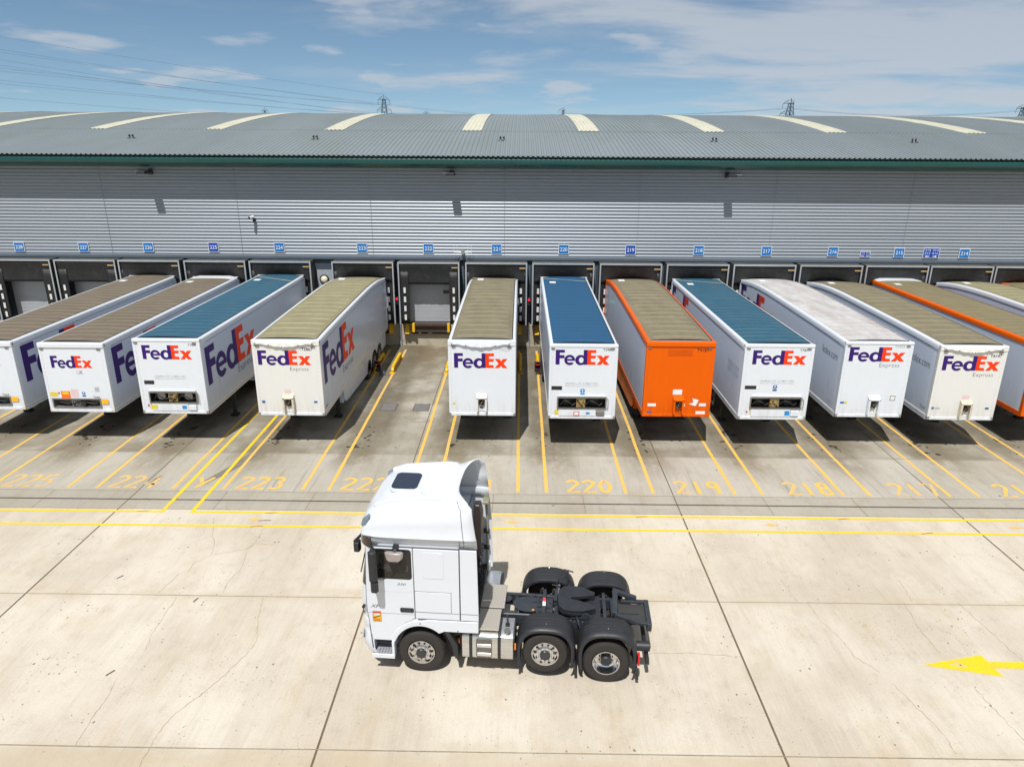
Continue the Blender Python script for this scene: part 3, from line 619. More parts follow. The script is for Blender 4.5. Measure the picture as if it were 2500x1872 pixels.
t.scale = (.72,.72,.72)
t = thing('wall_antenna', 'thin grey four-prong antenna array on the cladding between the 222 and 221 signs', 'antenna', (-3.2,40.1,5.45))
m = MB(); m.bar((-.5,-.3,0),(.5,-.3,0),.03)
for x in (-.48,-.3,.3,.48): m.cyl((x,-.3,-.1),(x,-.3,.38),.013,n=6)
m.bar((-.4,-.3,0),(0,0,-.1),.03).bar((.4,-.3,0),(0,0,-.1),.03); obj('prongs', m, MARKW, t); obj('mount', MB().box(-.08,.08,-.34,0,-.12,.1), ZINC, t)
t = thing('bulkhead_lamp', 'round cream wall lamp on the grey panel between the 224 and 223 docks', 'light', (-11.08,40.12,3.82))
obj('lamp_rim', MB().lathe([(.0,-.03),(.27,-.03),(.27,.02)],(0,0,0),'y',32), BLACKP, t, smooth=40); obj('lamp_globe', MB().lathe([(.0,-.14),(.1,-.13),(.17,-.1),(.2,-.05),(.2,-.03)],(0,0,0),'y',28), mk('globe_cream', srgb(222,216,190), .35), t, smooth=60)
m = MB(); m.box(-.45,.45,0,.03,-.25,.25); tag(obj('notice_board', m, PAPER), 'small white notice on the wall below the round lamp', 'notice').location = (-10.98,40.1,2.75)
for x, cols, lab in ((-6.93,0,'red signal light on the wall between the 223 and 222 docks'),(-3.2,0,'red signal light on the wall between the 222 and 221 docks'),(.5,0,'red signal light on the wall between the 221 and 220 docks'),(4.22,1,'green signal light on the wall between the 220 and 219 docks')):
    t = thing('dock_signal', lab, 'signal light', (x,39.55,2.85), 0, 'signal lights between docks'); obj('signal_housing', MB().box(-.07,.07,0,.5,-.3,.1), BLACKP, t, bevel=.01)
    obj('signal_lens', MB().cyl((0,-.06,0),(0,0,0),.06,n=16), mk('red_lens', srgb(200,16,24), .3, emit=(1,.01,.02,1.6)) if not cols else mk('green_lens', srgb(20,190,90), .3, emit=(.02,1,.3,1.6)), t)

# roof vents
vents = []
for x, lab in ((-22.6,'far left'),(-11.9,'left of centre'),(-1.1,'central'),(11.1,'right of centre'),(22.5,'far right')):
    y = 43.6; t = thing('roof_outlet', 'pair of small dark pipe outlets low on the curved roof, %s one' % lab, 'roof vent', (x,y,roof_z(y)), 0, 'roof outlets above the eave')
    for s in (-.12,.12):
        obj('outlet_pipe', MB().cyl((s*.8,0,-.1),(s*.8,0,.22),.035,n=10).cyl((s*.8,0,.22),(s*.8-.06,-.05,.14),.035,n=10), DARK, t, smooth=40)
    obj('outlet_flashing', MB().box(-.24,.22,-.12,.1,.03,.06), STEEL, t)
t = None

# wheel guides
def guide(x, y0, y1, lab, kerb=True):
    t = thing('wheel_guide', lab, 'wheel guide', (x,y0,0), 0, 'yellow wheel guide rails at the docks')
    L = y1-y0; m = MB(); pts = [(0,0,0),(0,.0,.12),(0,.1,.26),(0,.25,.30),(0,L-.1,.30),(0,L,.0)]
    m.tube(pts, .085, 12); obj('guide_pipe', m, SAFE, t, smooth=50)
    obj('guide_foot', MB().box(-.14,.14,-.1,.14,0,.02), SAFE, t)
guide(-6.5,34.85,37.4,'angled yellow pipe guide rail lying clear at the left of the empty 222 bay'); guide(-7.42,34.9,37.4,'yellow pipe guide rail behind the round red sign beside the T5867 trailer wheels')
guide(-3.72,34.85,37.4,'yellow pipe guide rail at the left flank of the T6033 trailer'); guide(.04,34.95,37.5,'yellow pipe guide rail in the shade right of the T6033 trailer')
guide(.97,34.95,37.5,'yellow pipe guide rail with a black tag left of the T298 trailer'); guide(3.66,35,37.5,'yellow pipe guide rail under the T298 trailer'); guide(4.6,35,37.5,'yellow pipe guide rail between the T298 and orange T4187 trailers')
for x, y, lab in ((-7.2,34.6,'round red and white no-entry tag on a stand beside the 223 guide rail'),(.93,34.75,'round red and white tag on a black plate at the 220 guide rail')):
    t = thing('warning_tag', lab, 'sign', (x,y,0)); obj('tag_plate', MB().box(-.16,.16,-.02,.0,.15,.72), BLACKP, t); obj('tag_disc', MB().cyl((0,-.045,.56),(0,-.02,.56),.15,n=24), PINK, t)
    obj('tag_ring', MB().lathe([(.15,-.05),(.15,-.044),(.105,-.044),(.105,-.05),(.15,-.05)],(0,0,.56),'y',24).box(-.12,.12,-.052,-.046,.53,.59), REDST, t); obj('tag_post', MB().cyl((0,.02,0),(0,.02,.75),.018,n=8), STEEL, t)
t = thing('wheel_chock', 'small grey wheel chock with a cord on the ground beside the left 222 guide rail', 'wheel chock', (-6.95,34.5,0), .3)
obj('chock_block', MB().prism([(-.18,0),(.18,0),(.1,.2),(-.02,.2)],'y',-.1,.1), mk('chock_grey', srgb(86,92,104), .6), t, bevel=.01); obj('cord', MB().tube([(-.16,0,.02),(-.4,.1,.015),(-.55,.05,.015),(-.35,-.05,.3),(-.28,.1,.55)],.012,6), SAFE, t)
for x, lab in ((-5.82,'left rusty square steel manhole cover in the empty 222 bay'),(-4.36,'right rusty square steel manhole cover in the empty 222 bay')):
    t = thing('manhole_cover', lab, 'manhole cover', (x,29.92,0), 0, 'square covers in the empty bay')
    obj('cover_frame', MB().box(-.36,.36,-.45,.45,-.1,.008), mk('cover_frame_steel', srgb(96,94,90), .7, .3), t); obj('cover_lid', MB().box(-.315,.315,-.40,.40,-.1,.014), mk('cover_steel', srgb(124,124,124), .6, .3, .1, 3, bump=.3, dirt=srgb(146,100,58), dirt_amt=.95), t)

# ------------------------------------------------------------------ pylons and power lines
PYM = mk('pylon_steel', srgb(74,88,106), .7, .2)
def pylon(x, y, top, skew, lab, sc=1.0):
    t = thing('pylon', lab, 'pylon', (x,y,0), skew, 'electricity pylons beyond the roof')
    m = MB(); th = .22*sc; half = lambda z: (.55+(1-min(1,z/(top*.97)))*3.0)*sc
    N_ = 12; zs = [top*.94*(1-(1-i/N_)**1.25) for i in range(N_+1)]
    for sx in (-1,1):
        for sy in (-1,1):
            for a, b in zip(zs, zs[1:]): m.bar((sx*half(a),sy*half(a),a),(sx*half(b),sy*half(b),b),th)
    for a, b in zip(zs, zs[1:]):
        for s in (-1,1):
            m.bar((-half(a),s*half(a),a),(half(b),s*half(b),b),th*.6); m.bar((half(a),s*half(a),a),(-half(b),s*half(b),b),th*.6)
            m.bar((s*half(a),-half(a),a),(s*half(b),half(b),b),th*.6)
    m.bar((0,0,top*.9),(0,0,top),th); obj('tower', m, PYM, t)
    for z, r in ((top-2.6,2.9*sc*(1 if skew < .2 else 1.7)),(top-7.6,3.7*sc*(1 if skew < .2 else 1.7)),(top-12.6,3.1*sc)):
        m = MB()
        R0_ = r
        for s in (-1,1):
            r = R0_*(.42 if skew >= .2 and s > 0 else 1)
            for q in (-1,1):
                m.bar((s*half(z),q*.8,z),(s*r,0,z),th*.7); m.bar((s*half(z),q*.8,z+1.8*sc),(s*r,0,z),th*.5)
            m.bar((s*r*.5,-.4,z),(s*r*.5,0,z+.9),th*.4)
        obj('crossarm', m, PYM, t)
        r = R0_
        for s in ((-1,1) if skew < .2 else (-1,)): obj('insulator', MB().cyl((s*r,0,z),(s*r*1.03,0,z-2.2),.10,n=6), PYM, t)
pylon(-72,400,33.2,0,'lattice pylon with two visible arms above the roof, left of centre'); pylon(140.3,402,32.4,.5,'largest lattice pylon above the roof right of centre, seen with long left arms',1.15)
pylon(-236,700,37.8,0,'tiny pylon tip above the roof, leftmost of all'); pylon(-87.5,700,36.5,0,'tiny pylon tip just right of the tall left pylon'); pylon(37.9,700,39.5,.4,'tiny pylon tip near the middle of the roof')
pylon(260.0,400,30.5,.4,'lattice pylon cut off at the right edge of the sky',1.15)
CAB = mk('conductor', srgb(116,138,164), .8)
def wire(p, q, sag, lab, r=.06):
    pts = [(p[0]+(q[0]-p[0])*i/24, p[1]+(q[1]-p[1])*i/24, p[2]+(q[2]-p[2])*i/24-4*sag*(i/24)*(1-i/24)) for i in range(25)]
    tag(obj('power_line', MB().tube(pts, r, 5), CAB), lab, 'cable', 'power lines strung from the pylons')
_w = [50.3,45.6,44.5,41.8,39.6,38.2,37.0,33.7,32.3,27.0]
_e = [(-72,33.2),(-75,28.4),(-69,28.4),(-75.7,23.4),(-68.3,23.4),(-75,28.1),(-69,28.1),(-75.7,23.1),(-68.3,23.1),(-75.2,18.5)]
_nm = ['topmost','second','third','fourth','fifth','sixth','seventh','eighth','ninth','lowest']
for h, (ex, ez), nm in zip(_w, _e, _nm):
    # passes x=-215,y=300 at height h, then on to a pylon outside the frame
    k = 1.45; x2 = ex+(-215-ex)*k; y2 = 400-100*k; z2 = ez+(h+1.0-ez)*k
    wire((ex,400,ez), (x2,y2,z2), 1.6, '%s power line climbing left from the tall left pylon' % nm)
for s, z, nm in ((-3,30.6,'upper near'),(3,30.6,'upper far'),(-3.7,25.6,'lower near'),(3.7,25.6,'lower far')):
    wire((-72+s,400,z-2.2),(37.9+s*.8,700,z+2),2.5,'%s power line from the tall left pylon to the middle pylon tip' % nm,.05)
    wire((140+s*.9,402,z-3),(260+s,400,z-3.5),3.0,'%s power line between the two right-hand pylons' % nm,.07)
    wire((140+s*.9,402,z-3),(37.9+s*.8,700,z+4),2.5,'%s power line from the largest pylon back to the middle pylon tip' % nm,.06)

# ------------------------------------------------------------------ trailers
def wheel_set(par, x, y, r=.5, side=1, rimm=None):
    s = side; wd = .27
    pr = [(r*.56,0),(r*.6,-.01),(r*.9,-.02),(r*.985,.02),(r,.06),(r,wd-.06),(r*.985,wd-.02),(r*.9,wd+.01),(r*.56,wd)]
    t = obj('wheel', MB().lathe([(a,b*s) for a, b in pr+[pr[0]]], (x,y,r), 'x', 32, caps=False), RUBBER, par, smooth=40)
    obj('rim', MB().lathe([(r*.57,.0*s),(r*.53,.03*s),(r*.48,.10*s),(r*.3,.12*s),(.001,.12*s)], (x,y,r), 'x', 28), rimm or STEEL, t, smooth=40)
    return t
FLAT = lambda zf, zr: [(0,zf),(13.6,zr)]
HUMP = lambda zf, zr: [(0,zf),(1.5,zf+.045),(3.5,zf+.08),(6.5,zf+.11),(9,zf+.125),(10.5,zf+.10),(11.8,zf+.03),(12.8,zf-.08),(13.6,zr)]
BACK = 'white box trailer'
def trailer(name_no, xc, yf, prof, roofm, front, sidem, railm, label, cat='trailer', kind='A', W=2.52, deco=None, skirt=None, drape=False, dock=None, recess=None, lean=0):
    L = 13.6; h = W/2; ZB = 1.36
    t = thing('box_trailer', label, cat, (xc, yf, 0), lean, 'box trailers backed onto the docks')
    def zt(y):
        for (a, za), (b, zb) in zip(prof, prof[1:]):
            if y <= b: return za+(zb-za)*(y-a)/(b-a)
        return prof[-1][1]
    r = .10
    def sec(y, ins):
        z = zt(max(y,0)); a = []
        hh = h-ins; zz = z-ins*.6
        a += [(-hh,y,ZB+ins*.3)]
        a += [(-hh+r-r*math.cos(R(k*18)), y, zz-r+r*math.sin(R(k*18))) for k in range(6)]
        a += [(hh-r+r*math.sin(R(k*18)), y, zz-r+r*math.cos(R(k*18))) for k in range(6)]
        a += [(hh,y,ZB+ins*.3)]; return a
    ys = [0,.012,.04,.085]+[.5+.655*i for i in range(21)]; ys = [y for y in ys if y <= L-.1]+[L]
    ins = {0:.05,.012:.026,.04:.008}
    rings = [sec(y, ins.get(y,0)) for y in ys]
    m = MB(); m.loft(rings, True, False, True); body = obj('body', m, sidem, t, smooth=35)
    # front wall, with an opening where the service box is recessed
    ring0 = [(p[0],p[2]) for p in rings[0]]
    if recess:
        x0, x1, z0, z1 = recess; x0 -= h; x1 -= h
        sh = fill(ring0, [(x0,z0),(x1,z0),(x1,z1),(x0,z1)])
    else: sh = fill(ring0)
    m = MB().flat(sh, (0,0,0), (1,0,0), (0,0,1)); fw = obj('front_wall', m, front, t, normals=False)
    # corner posts, header, rails
    for a, b in ((-h-.012,-h+.10),(h-.10,h+.012)): obj('corner_post', MB().box(a,b,-.012,.16,ZB,zt(0)-.12), front, t, bevel=.025, seg=3)
    if not drape:
        hr = .09 if name_no == 'T4929' else .105 if kind == 'A' else .19
        obj('header_rail', MB().box(-h-.014,h+.014,-.018 if hr < .15 else -.045,.14,zt(0)-hr,zt(0)+.02), front, t, bevel=.03 if hr < .15 else .05, seg=4)
        for a, b in ((-h+.08,-h+.22),(h-.24,h-.10)): obj('marker_lamp', MB().box(a-.03,b-.03,-.03,-.0,zt(0)-hr-.065,zt(0)-hr-.015), STEEL, t)
    for s in (-1,1):
        rr = []
        for y in [v for v in ys if v >= .04]:
            z = zt(y); a, b = s*(h-.13), s*(h+.014)
            rr.append([(b,y,z-.19),(b,y,z-.05),(s*(h-.01),y,z+.0),(s*(h-.05),y,z+.018),(a,y,z+.018),(a,y,z-.05)])
        obj('cant_rail', MB().loft(rr), railm, t, smooth=50)
        obj('seam_line', MB().loft([[(s*(h+.0035),y,zt(y)-.235),(s*(h+.0035),y,zt(y)-.222),(s*(h-.01),y,zt(y)-.222),(s*(h-.01),y,zt(y)-.235)] for y in ys if y > .1]), INK, t)
        obj('side_raft', MB().box(min(s*(h-.05),s*(h+.016)),max(s*(h-.05),s*(h+.016)),.10,L,ZB-.10,ZB+.10), railm, t, bevel=.012)
        obj('raft_line', MB().box(min(s*h,s*(h+.0185)),max(s*h,s*(h+.0185)),.2,L,ZB-.012,ZB+.0), INK, t)
    obj('lower_sill', MB().box(-h+.07,h-.07,-.03,.2,ZB-.06,ZB+.05), front if front is not CREAM else WHITE, t, bevel=.012)
    # roof skin, slightly cambered, bows showing through
    rows = []; cam_ = .045
    yy = [.16+.12*i for i in range(int((L-.2)/.12)+1)]
    for y in yy:
        bow = .006*max(0, math.cos(2*math.pi*y/.6))
        rows.append([(u*(h-.12), y, zt(y)+.022+(cam_+bow)*(1-abs(u)**3)) for u in [-1,-.85,-.6,-.3,0,.3,.6,.85,1]])
    m = MB(); m.loft(rows, False, False, False); rf = obj('roof_skin', m, roofm, t, smooth=60)
    obj('roof_seal', MB().loft([[(h-.14,y,zt(y)+.012),(h-.105,y,zt(y)+.012),(h-.105,y,zt(y)+.032),(h-.14,y,zt(y)+.032)] for y in yy]), DARK, t)
    if name_no in ('T646','215'): obj('rear_header', MB().prism([(-h+.05,zt(13)+.02),(-h+.4,zt(13)+.10),(h-.4,zt(13)+.10),(h-.05,zt(13)+.02)],'y',12.9,13.5), WHITE, t, bevel=.02)
    obj('roof_patch', MB().box(-h+.42,-h+.74,11.6,12.0,zt(11.8)+.068,zt(11.8)+.078), PAPER, t)
    # rear door frame, underframe
    obj('rear_frame', MB().box(-h-.02,-h+.1,L-.14,L+.02,ZB-.1,zt(L)+.02).box(h-.1,h+.02,L-.14,L+.02,ZB-.1,zt(L)+.02).box(-h-.02,h+.02,L-.14,L+.02,zt(L)-.1,zt(L)+.025), railm, t)
    m = MB()
    for s in (-.45,.45): m.box(s-.06,s+.06,1.2,13.4,.95,1.26)
    for i in range(9): m.box(-h+.1,h-.1,1.0+i*1.5,1.08+i*1.5,1.12,1.26)
    m.box(-.9,.9,.3,1.6,1.22,1.30).cyl((0,.9,1.22),(0,.9,1.1),.05,n=12); obj('underframe', m, DARK, t)
    for s in (-.95,.95): obj('landing_leg', MB().box(s-.07,s+.07,3.05,3.22,.10,1.26).box(s-.15,s+.15,3.0,3.27,.03,.10), DARK, t)
    obj('leg_brace', MB().bar((-.95,3.1,.7),(.95,3.1,.7),.06), DARK, t)
    for k, y in enumerate((8.4,9.72,11.04)):
        obj('axle', MB().cyl((-1.0,y,.5),(1.0,y,.5),.07,n=10), DARK, t)
        for s in (-1,1): wheel_set(t, s*(h-.02), y, .5, -s)
    obj('rear_bumper', MB().box(-1.15,1.15,L-.5,L-.4,.5,.62), STEEL, t)
    if skirt:
        for s in (-1,1):
            y0 = skirt; xx = [s*(h-.02), s*(h-.06)]
            q = [(y0,1.27),(y0-.02,1.0),(y0+.05,.75),(y0+.25,.62),(y0+.8,.56),(7.3,.42),(8.0,.42),(8.02,.6)]+[(8.4+.0+.62*math.cos(R(a)),.5+.6*math.sin(R(a))) for a in (150,130,110,95)]+[(8.75,1.16),(9.06,1.1),(9.1,.75)]
            q = [(y0,1.27),(y0-.02,1.0),(y0+.05,.75),(y0+.25,.62),(y0+.8,.56),(7.3,.42),(9.0,.40),(9.05,.62),(9.2,.93),(9.45,1.06),(9.75,1.1),(10.05,1.05),(10.3,.9),(10.42,.72),(10.55,.9),(10.8,1.05),(11.1,1.1),(11.4,1.04),(11.66,.85),(11.72,.45),(12.9,.5),(13.0,1.27)]
            obj('side_skirt', MB().prism(q,'x',min(xx),max(xx)), sidem if front is not ORANGE else ORANGE, t, bevel=.01)
        obj('skirt_nose', MB().box(-h+.07,h-.07,skirt+.02,skirt+.07,.62,1.26), sidem if front is not ORANGE else ORANGE, t, bevel=.02)
    else:
        for s in (-1,1):
            obj('side_guard', MB().box(s*(h-.08)-.015,s*(h-.08)+.015,3.6,7.6,.5,.62).box(s*(h-.08)-.015,s*(h-.08)+.015,3.6,7.6,.85,.97).box(s*(h-.08)-.02,s*(h-.08)+.02,3.6,3.7,.5,1.26).box(s*(h-.08)-.02,s*(h-.08)+.02,7.5,7.6,.5,1.26), STEEL, t)
    if recess:
        d = .34; m = MB()
        m.add([(x0,0,z0),(x1,0,z0),(x1,0,z1),(x0,0,z1),(x0,d,z0),(x1,d,z0),(x1,d,z1),(x0,d,z1)], [(4,5,6,7),(0,1,5,4),(3,7,6,2),(0,4,7,3),(1,2,6,5)])
        bx = obj('service_recess', m, DARK if kind != 'C' else STEEL, t, normals=False)
        m = MB(); f = .05
        m.box(x0-f,x1+f,-.03,.02,z1,z1+f).box(x0-f,x1+f,-.03,.02,z0-f,z0).box(x0-f,x0,-.03,.02,z0,z1).box(x1,x1+f,-.03,.02,z0,z1); obj('recess_frame', m, STEEL, bx, bevel=.006)
        if kind != 'C': obj('shutter_bar', MB().box(x0-.0,x1+.02,-.05,-.004,z1+.07,z1+.14), WHITE, bx, bevel=.012)
        c = (x0+x1)/2+(-.03 if kind != 'C' else -.05); m = MB(); m.box(c-.17,c+.17,.02,.2,z0+.02,z1-.02); obj('coupling_panel', m, BRASS if kind != 'C' else STEEL, bx, bevel=.01)
        m = MB(); rr = random.Random(int(xc*10)); 
        for i in range(9): q = c-.13+.033*i; zc = z0+.06+rr.random()*(z1-z0-.14); m.cyl((q,.02,zc),(q,-.03,zc),.018+.015*rr.random(),n=8)
        obj('air_fitting', m, [DARK], bx); m = MB()
        for i in range(4): q = c-.12+.08*i; zc = z0+.08+rr.random()*(z1-z0-.16); m.cyl((q,.02,zc),(q,-.045,zc),.022,n=8)
        obj('air_fitting', m, ZINC, bx)
        for a, b in ((x0+.1,c-.2),(c+.2,x1-.1)):
            m = MB(); m.tube([(a,.1,z0+.1),(a+(b-a)*.2,.04,z1-.1),(a+(b-a)*.5,.0,z1-.14),(a+(b-a)*.8,.05,z0+.1),(b,.1,z0+.16)], .022, 8)
            obj('air_hose', m, BLACKP, bx, smooth=60)
        if kind == 'A':
            for u in (.18,.78): obj('fan_cowl', MB().cyl((x0+(x1-x0)*u,.33,(z0+z1)/2),(x0+(x1-x0)*u,.2,(z0+z1)/2),.16,n=24), ZINC if name_no == 'T704' else DARK, bx, smooth=40)
            obj('lower_hatch', MB().box(x0+.02,x1-.35,-.045,.0,ZB+.06,z0-.06), WHITE, t, bevel=.008)
            obj('latch_box', MB().box(x1-.34,x1-.02,-.07,.0,ZB+.08,z0-.08), WHITE if name_no != 'T298' else STEEL, t, bevel=.03)
            obj('grab_handle', MB().tube([(x1+.07,-.01,z0),(x1+.1,-.06,z0+.02),(x1+.1,-.06,z1-.05),(x1+.07,-.01,z1)], .012, 6), STEEL, t)
        if kind == 'C':
            obj('coupling_ball', MB().cyl((c+.3,.1,z0+.15),(c+.3,-.03,z0+.15),.1,n=16), BLACKP, bx)
    if kind == 'B':
        cx, z0, z1, wd, mt = deco['box']; cx -= h; d = .17; tk = .07
        m = MB(); m.box(cx-wd/2,cx-wd/2+tk,-d,0,z0,z1).box(cx+wd/2-tk,cx+wd/2,-d,0,z0,z1)
        m.add([(cx-wd/2,-d,z1),(cx+wd/2,-d,z1),(cx+wd/2,0,z1+.12),(cx-wd/2,0,z1+.12),(cx-wd/2,-d,z1-.05),(cx+wd/2,-d,z1-.05),(cx+wd/2,0,z1),(cx-wd/2,0,z1)], [(0,1,2,3),(4,7,6,5),(0,4,5,1),(1,5,6,2),(0,3,7,4)])
        bx = obj('coupling_box', m, mt, t, bevel=.008)
        obj('coupling_back', MB().box(cx-wd/2+tk,cx+wd/2-tk,-.02,-.005,z0,z1-.05), PAPER if mt is not ORANGE else ORANGE, bx)
        m = MB(); rr = random.Random(int(xc*7))
        m.box(cx-.09,cx+.09,-.09,-.02,z0+(z1-z0)*.42,z1-.1)
        for i in range(7): m.cyl((cx-.1+.033*i,-.02,z0+(z1-z0)*(.45+.4*rr.random())),(cx-.1+.033*i,-.12,z0+(z1-z0)*(.4+.4*rr.random())),.016,n=8)
        obj('air_fitting', m, DARK, bx); m = MB()
        for i in range(3): zc = z0+(z1-z0)*(.5+.14*i); m.cyl((cx-.05+.05*i,-.02,zc),(cx-.05+.05*i,-.125,zc-.02),.02,n=8)
        obj('air_fitting', m, BRASS, bx)
    if drape:
        nx, nz = 48, 7; z1 = zt(0)+.02; vs = []
        for j in range(nz+1):
            for i in range(nx+1):
                u = i/nx; x = -h+.10+u*(W-.30); q = abs(u-.5)*2
                low = zt(0)-.125-.135*(math.cos(q*math.pi)*.5+.5)-.004*math.sin(u*40)
                tt = j/nz; z = z1+(low-z1)*tt
                fold = .010*math.sin(abs(u-.5)*44-tt*5)*tt*(1-q*.5)
                vs.append((x, .1-.125*min(1,tt*4)-.045*tt*(1-.5*q)-fold-.012, z-.0))
        m = MB(); m.add(vs, [(j*(nx+1)+i,(j+1)*(nx+1)+i,(j+1)*(nx+1)+i+1,j*(nx+1)+i+1) for j in range(nz) for i in range(nx)])
        dr = obj('buffer_sheet', m, front, t, smooth=80, solid=.015); m = MB()
        for u in (.02,.25,.475,.525,.75,.98):
            q = abs(u-.5)*2; x = -h+.10+u*(W-.30); z = zt(0)-.10-.13*(math.cos(q*math.pi)*.5+.5); obj('sheet_stud', MB().cyl((x,-.05,z),(x,-.105,z),.014,n=8), DARK, dr)
        m = None; 
        for a, b in ((h-.22,h+.014),(-h-.014,-h+.12)): obj('header_rail', MB().box(a,b,-.03,.14,zt(0)-.20,zt(0)+.02), front, t, bevel=.03, seg=3)
        
        for a, b in ((-h+.13,-h+.27),(h-.30,h-.16)): obj('marker_lamp', MB().box(a,b,-.04,-.0,zt(0)-.25,zt(0)-.20), STEEL, t)
    # rivets down the front posts
    m = MB()
    for s in (-1,1):
        for i in range(16): m.box(s*(h-.13)-.006,s*(h-.13)+.006,-.004,.0,ZB+.15+i*.17,ZB+.162+i*.17)
    obj('rivet_line', m, STEEL, t)
    
    for a, b in ((-h-.016,-h+.13),(h-.13,h+.016)): obj('corner_casting', MB().box(a,b,-.018,.1,ZB-.07,ZB+.07), front if front is ORANGE else RUSTY if name_no in ('T646','T654') else ZINC, t, bevel=.02)
    # graphics
    FX = dict(o=(-h,-.0065,0), ux=(1,0,0))
    def put(nm, shapes, mt, x0, z0, sx, sz, o=None, ux=(1,0,0), dy=0):
        m = MB()
        for i, s_ in enumerate(shapes):
            oo = Vector(o) if o else Vector((-h+x0,-.006-dy,z0))
            if o: oo = oo+Vector(ux)*x0+Vector((0,0,z0))
            m.flat(s_, oo, ux, (0,0,1), sx, sz)
        return obj(nm, m, mt, t, normals=False)
    D = deco or {}
    def txt(s, x0, x1, z0, z1, mt=INK, off=0., shear=0.): put('lettering', [text2d(s, off, shear)], mt, x0, z0, x1-x0, z1-z0)
    def rect(nm, x0, x1, z0, z1, mt, dy=0): put(nm, [([(0,0),(1,0),(1,1),(0,1)],[(0,1,2,3)])], mt, x0, z0, x1-x0, z1-z0, dy=dy)
    if 'logo' in D:
        x0, x1, z0, z1 = D['logo']; sx = (x1-x0)/3.57; sz = z1-z0
        put('logo_letters', LOGO_P, PURPLE, x0, z0, sx, sz); put('logo_letters', LOGO_D, PURPLE, x0, z0, sx, sz, dy=.0012); put('logo_letters', LOGO_O, LORANGE, x0, z0, sx, sz)
    for a in D.get('txt', []): txt(*a)
    for a in D.get('rect', []): rect(*a)
    if 'mand' in D:
        x, z, r_, mt = D['mand']
        put('safety_sticker', [fill(arc(0,0,r_,r_,0,360,24)[:-1])], mt, x, z, 1, 1); put('safety_sticker', [fill(rrect(-.018,.018,-.03,r_*.8,.01)), fill(arc(0,-.065,.018,.018,0,360,10)[:-1])], PAPER, x, z, 1, 1, dy=.001)
        rect('safety_sticker', x-r_, x+r_, z-r_*2.05, z-r_*1.15, mt)
    def side(s, y0, z0, sx, sz, shapes, mt, e=.0045):
        m = MB(); o = (s*(h+e),0,0)
        for s_ in shapes: m.flat(s_, (s*(h+e), y0, z0), (0,s,0), (0,0,1), sx, sz)
        obj('side_logo' if mt in (PURPLE,LORANGE) else 'side_lettering', m, mt, t, normals=False)
    for a in D.get('sidelogo', []):
        s, y0, z0, ln, ht = a; sx = ln/3.57
        side(s,y0,z0,sx,ht,LOGO_P,PURPLE); side(s,y0,z0,sx,ht,LOGO_D,PURPLE,.006); side(s,y0,z0,sx,ht,LOGO_O,LORANGE)
    for a in D.get('sidetxt', []):
        s, y0, z0, ln, ht, tx, mt = a; side(s,y0,z0,ln,ht,[text2d(tx,-.012)],mt)
    for a in D.get('strap', []):
        obj('roof_strap', MB().bar((-h+.1,12.9,zt(12.9)+.075),(h-.1,a,zt(a)+.06),.05,.012), mk('strap_tan', srgb(176,170,148), .6), t)
    return t

PYL = (30,30,30)
OHT = 'OVERALL HT. 4.168M (13\'8")'; BAS = 'BASED ON A 1200mm 5TH WHEEL HEIGHT'
VORX = lambda x0, x1, z0, z1: [('vor_tag',x0,x1,z0,z1,ORST),('vor_tag',x0+.06,x1-.06,z0+(z1-z0)*.58,z1-.025,YELST,.001)]
XL = lambda s_y: s_y
# dock 226, cut by the left edge
def mid(xl, w=2.52): return xl+w/2
trailer('T654', -20.5, 25.87, FLAT(4.02,4.06), RF_BROWN, WHITE, WHITE_SHADED, WHITE, 'white trailer numbered T654 with brown roof, cut by the left edge of the photo', kind='C', recess=(.19,2.0,1.5,1.80),
    deco=dict(logo=(.38,1.94,3.08,3.55), txt=[('UK',1.30,1.53,2.82,2.98,INK,-.02),('T654',1.74,2.0,1.86,1.95,INK)], rect=[('vor_tag',2.07,2.34,1.64,1.83,AMBER,.03)], sidelogo=[(1,.42,2.28,4.75,1.46)]))
trailer('T646', -16.88, 25.69, FLAT(4.04,4.06), RF_BROWN, WHITE, WHITE_SHADED, WHITE, 'white trailer numbered T646 with brown roof, UK lettering and orange VOR tag', kind='C', W=2.48, recess=(.19,1.98,1.5,1.80),
    deco=dict(logo=(.38,1.94,3.08,3.55), txt=[('UK',1.30,1.53,2.82,2.98,INK,-.02),('T646',1.74,2.0,1.86,1.945,INK),('VOR',.63,.79,2.04,2.10,BLACKINK)],
    rect=VORX(.53,.88,1.83,2.14)+[('vor_tag',2.05,2.32,1.64,1.83,AMBER,.03),('safety_sticker',.11,.39,1.93,2.09,YELST),('safety_sticker',.92,1.2,1.92,2.22,PINK),('safety_sticker',.42,.48,2.02,2.1,REDST),('reflector',1.86,2.03,2.13,2.31,INKL)], mand=(1.405,2.06,.066,BLUEST), sidelogo=[(1,.47,2.28,4.75,1.46)]))
trailer('T704', -13.21, 25.61, FLAT(4.25,4.2), RF_BLUE, WHITE, WHITE_SHADED, WHITE, 'white trailer numbered T704 with blue roof and large side lettering', kind='A', recess=(.36,2.12,1.75,2.13), skirt=6.0,
    deco=dict(logo=(.32,2.18,3.48,4.02), txt=[('T704',2.08,2.37,3.995,4.08,BLACKINK),(OHT,.66,1.84,2.76,2.83,INKM,-.012),(BAS,.66,1.84,2.69,2.73,INKM,-.02)], rect=[('black_plate',.21,.59,2.48,2.63,BLACKINK),('safety_sticker',.34,.6,1.5,1.66,YELST,.045),('safety_sticker',1.55,1.72,1.5,1.64,BLUEB,.045),('safety_sticker',.2,.27,1.58,1.66,REDST)],
    sidelogo=[(1,.32,2.32,5.2,1.5)], sidetxt=[(1,3.28,1.83,1.62,.42,'Express',INK)], strap=[11.6]))
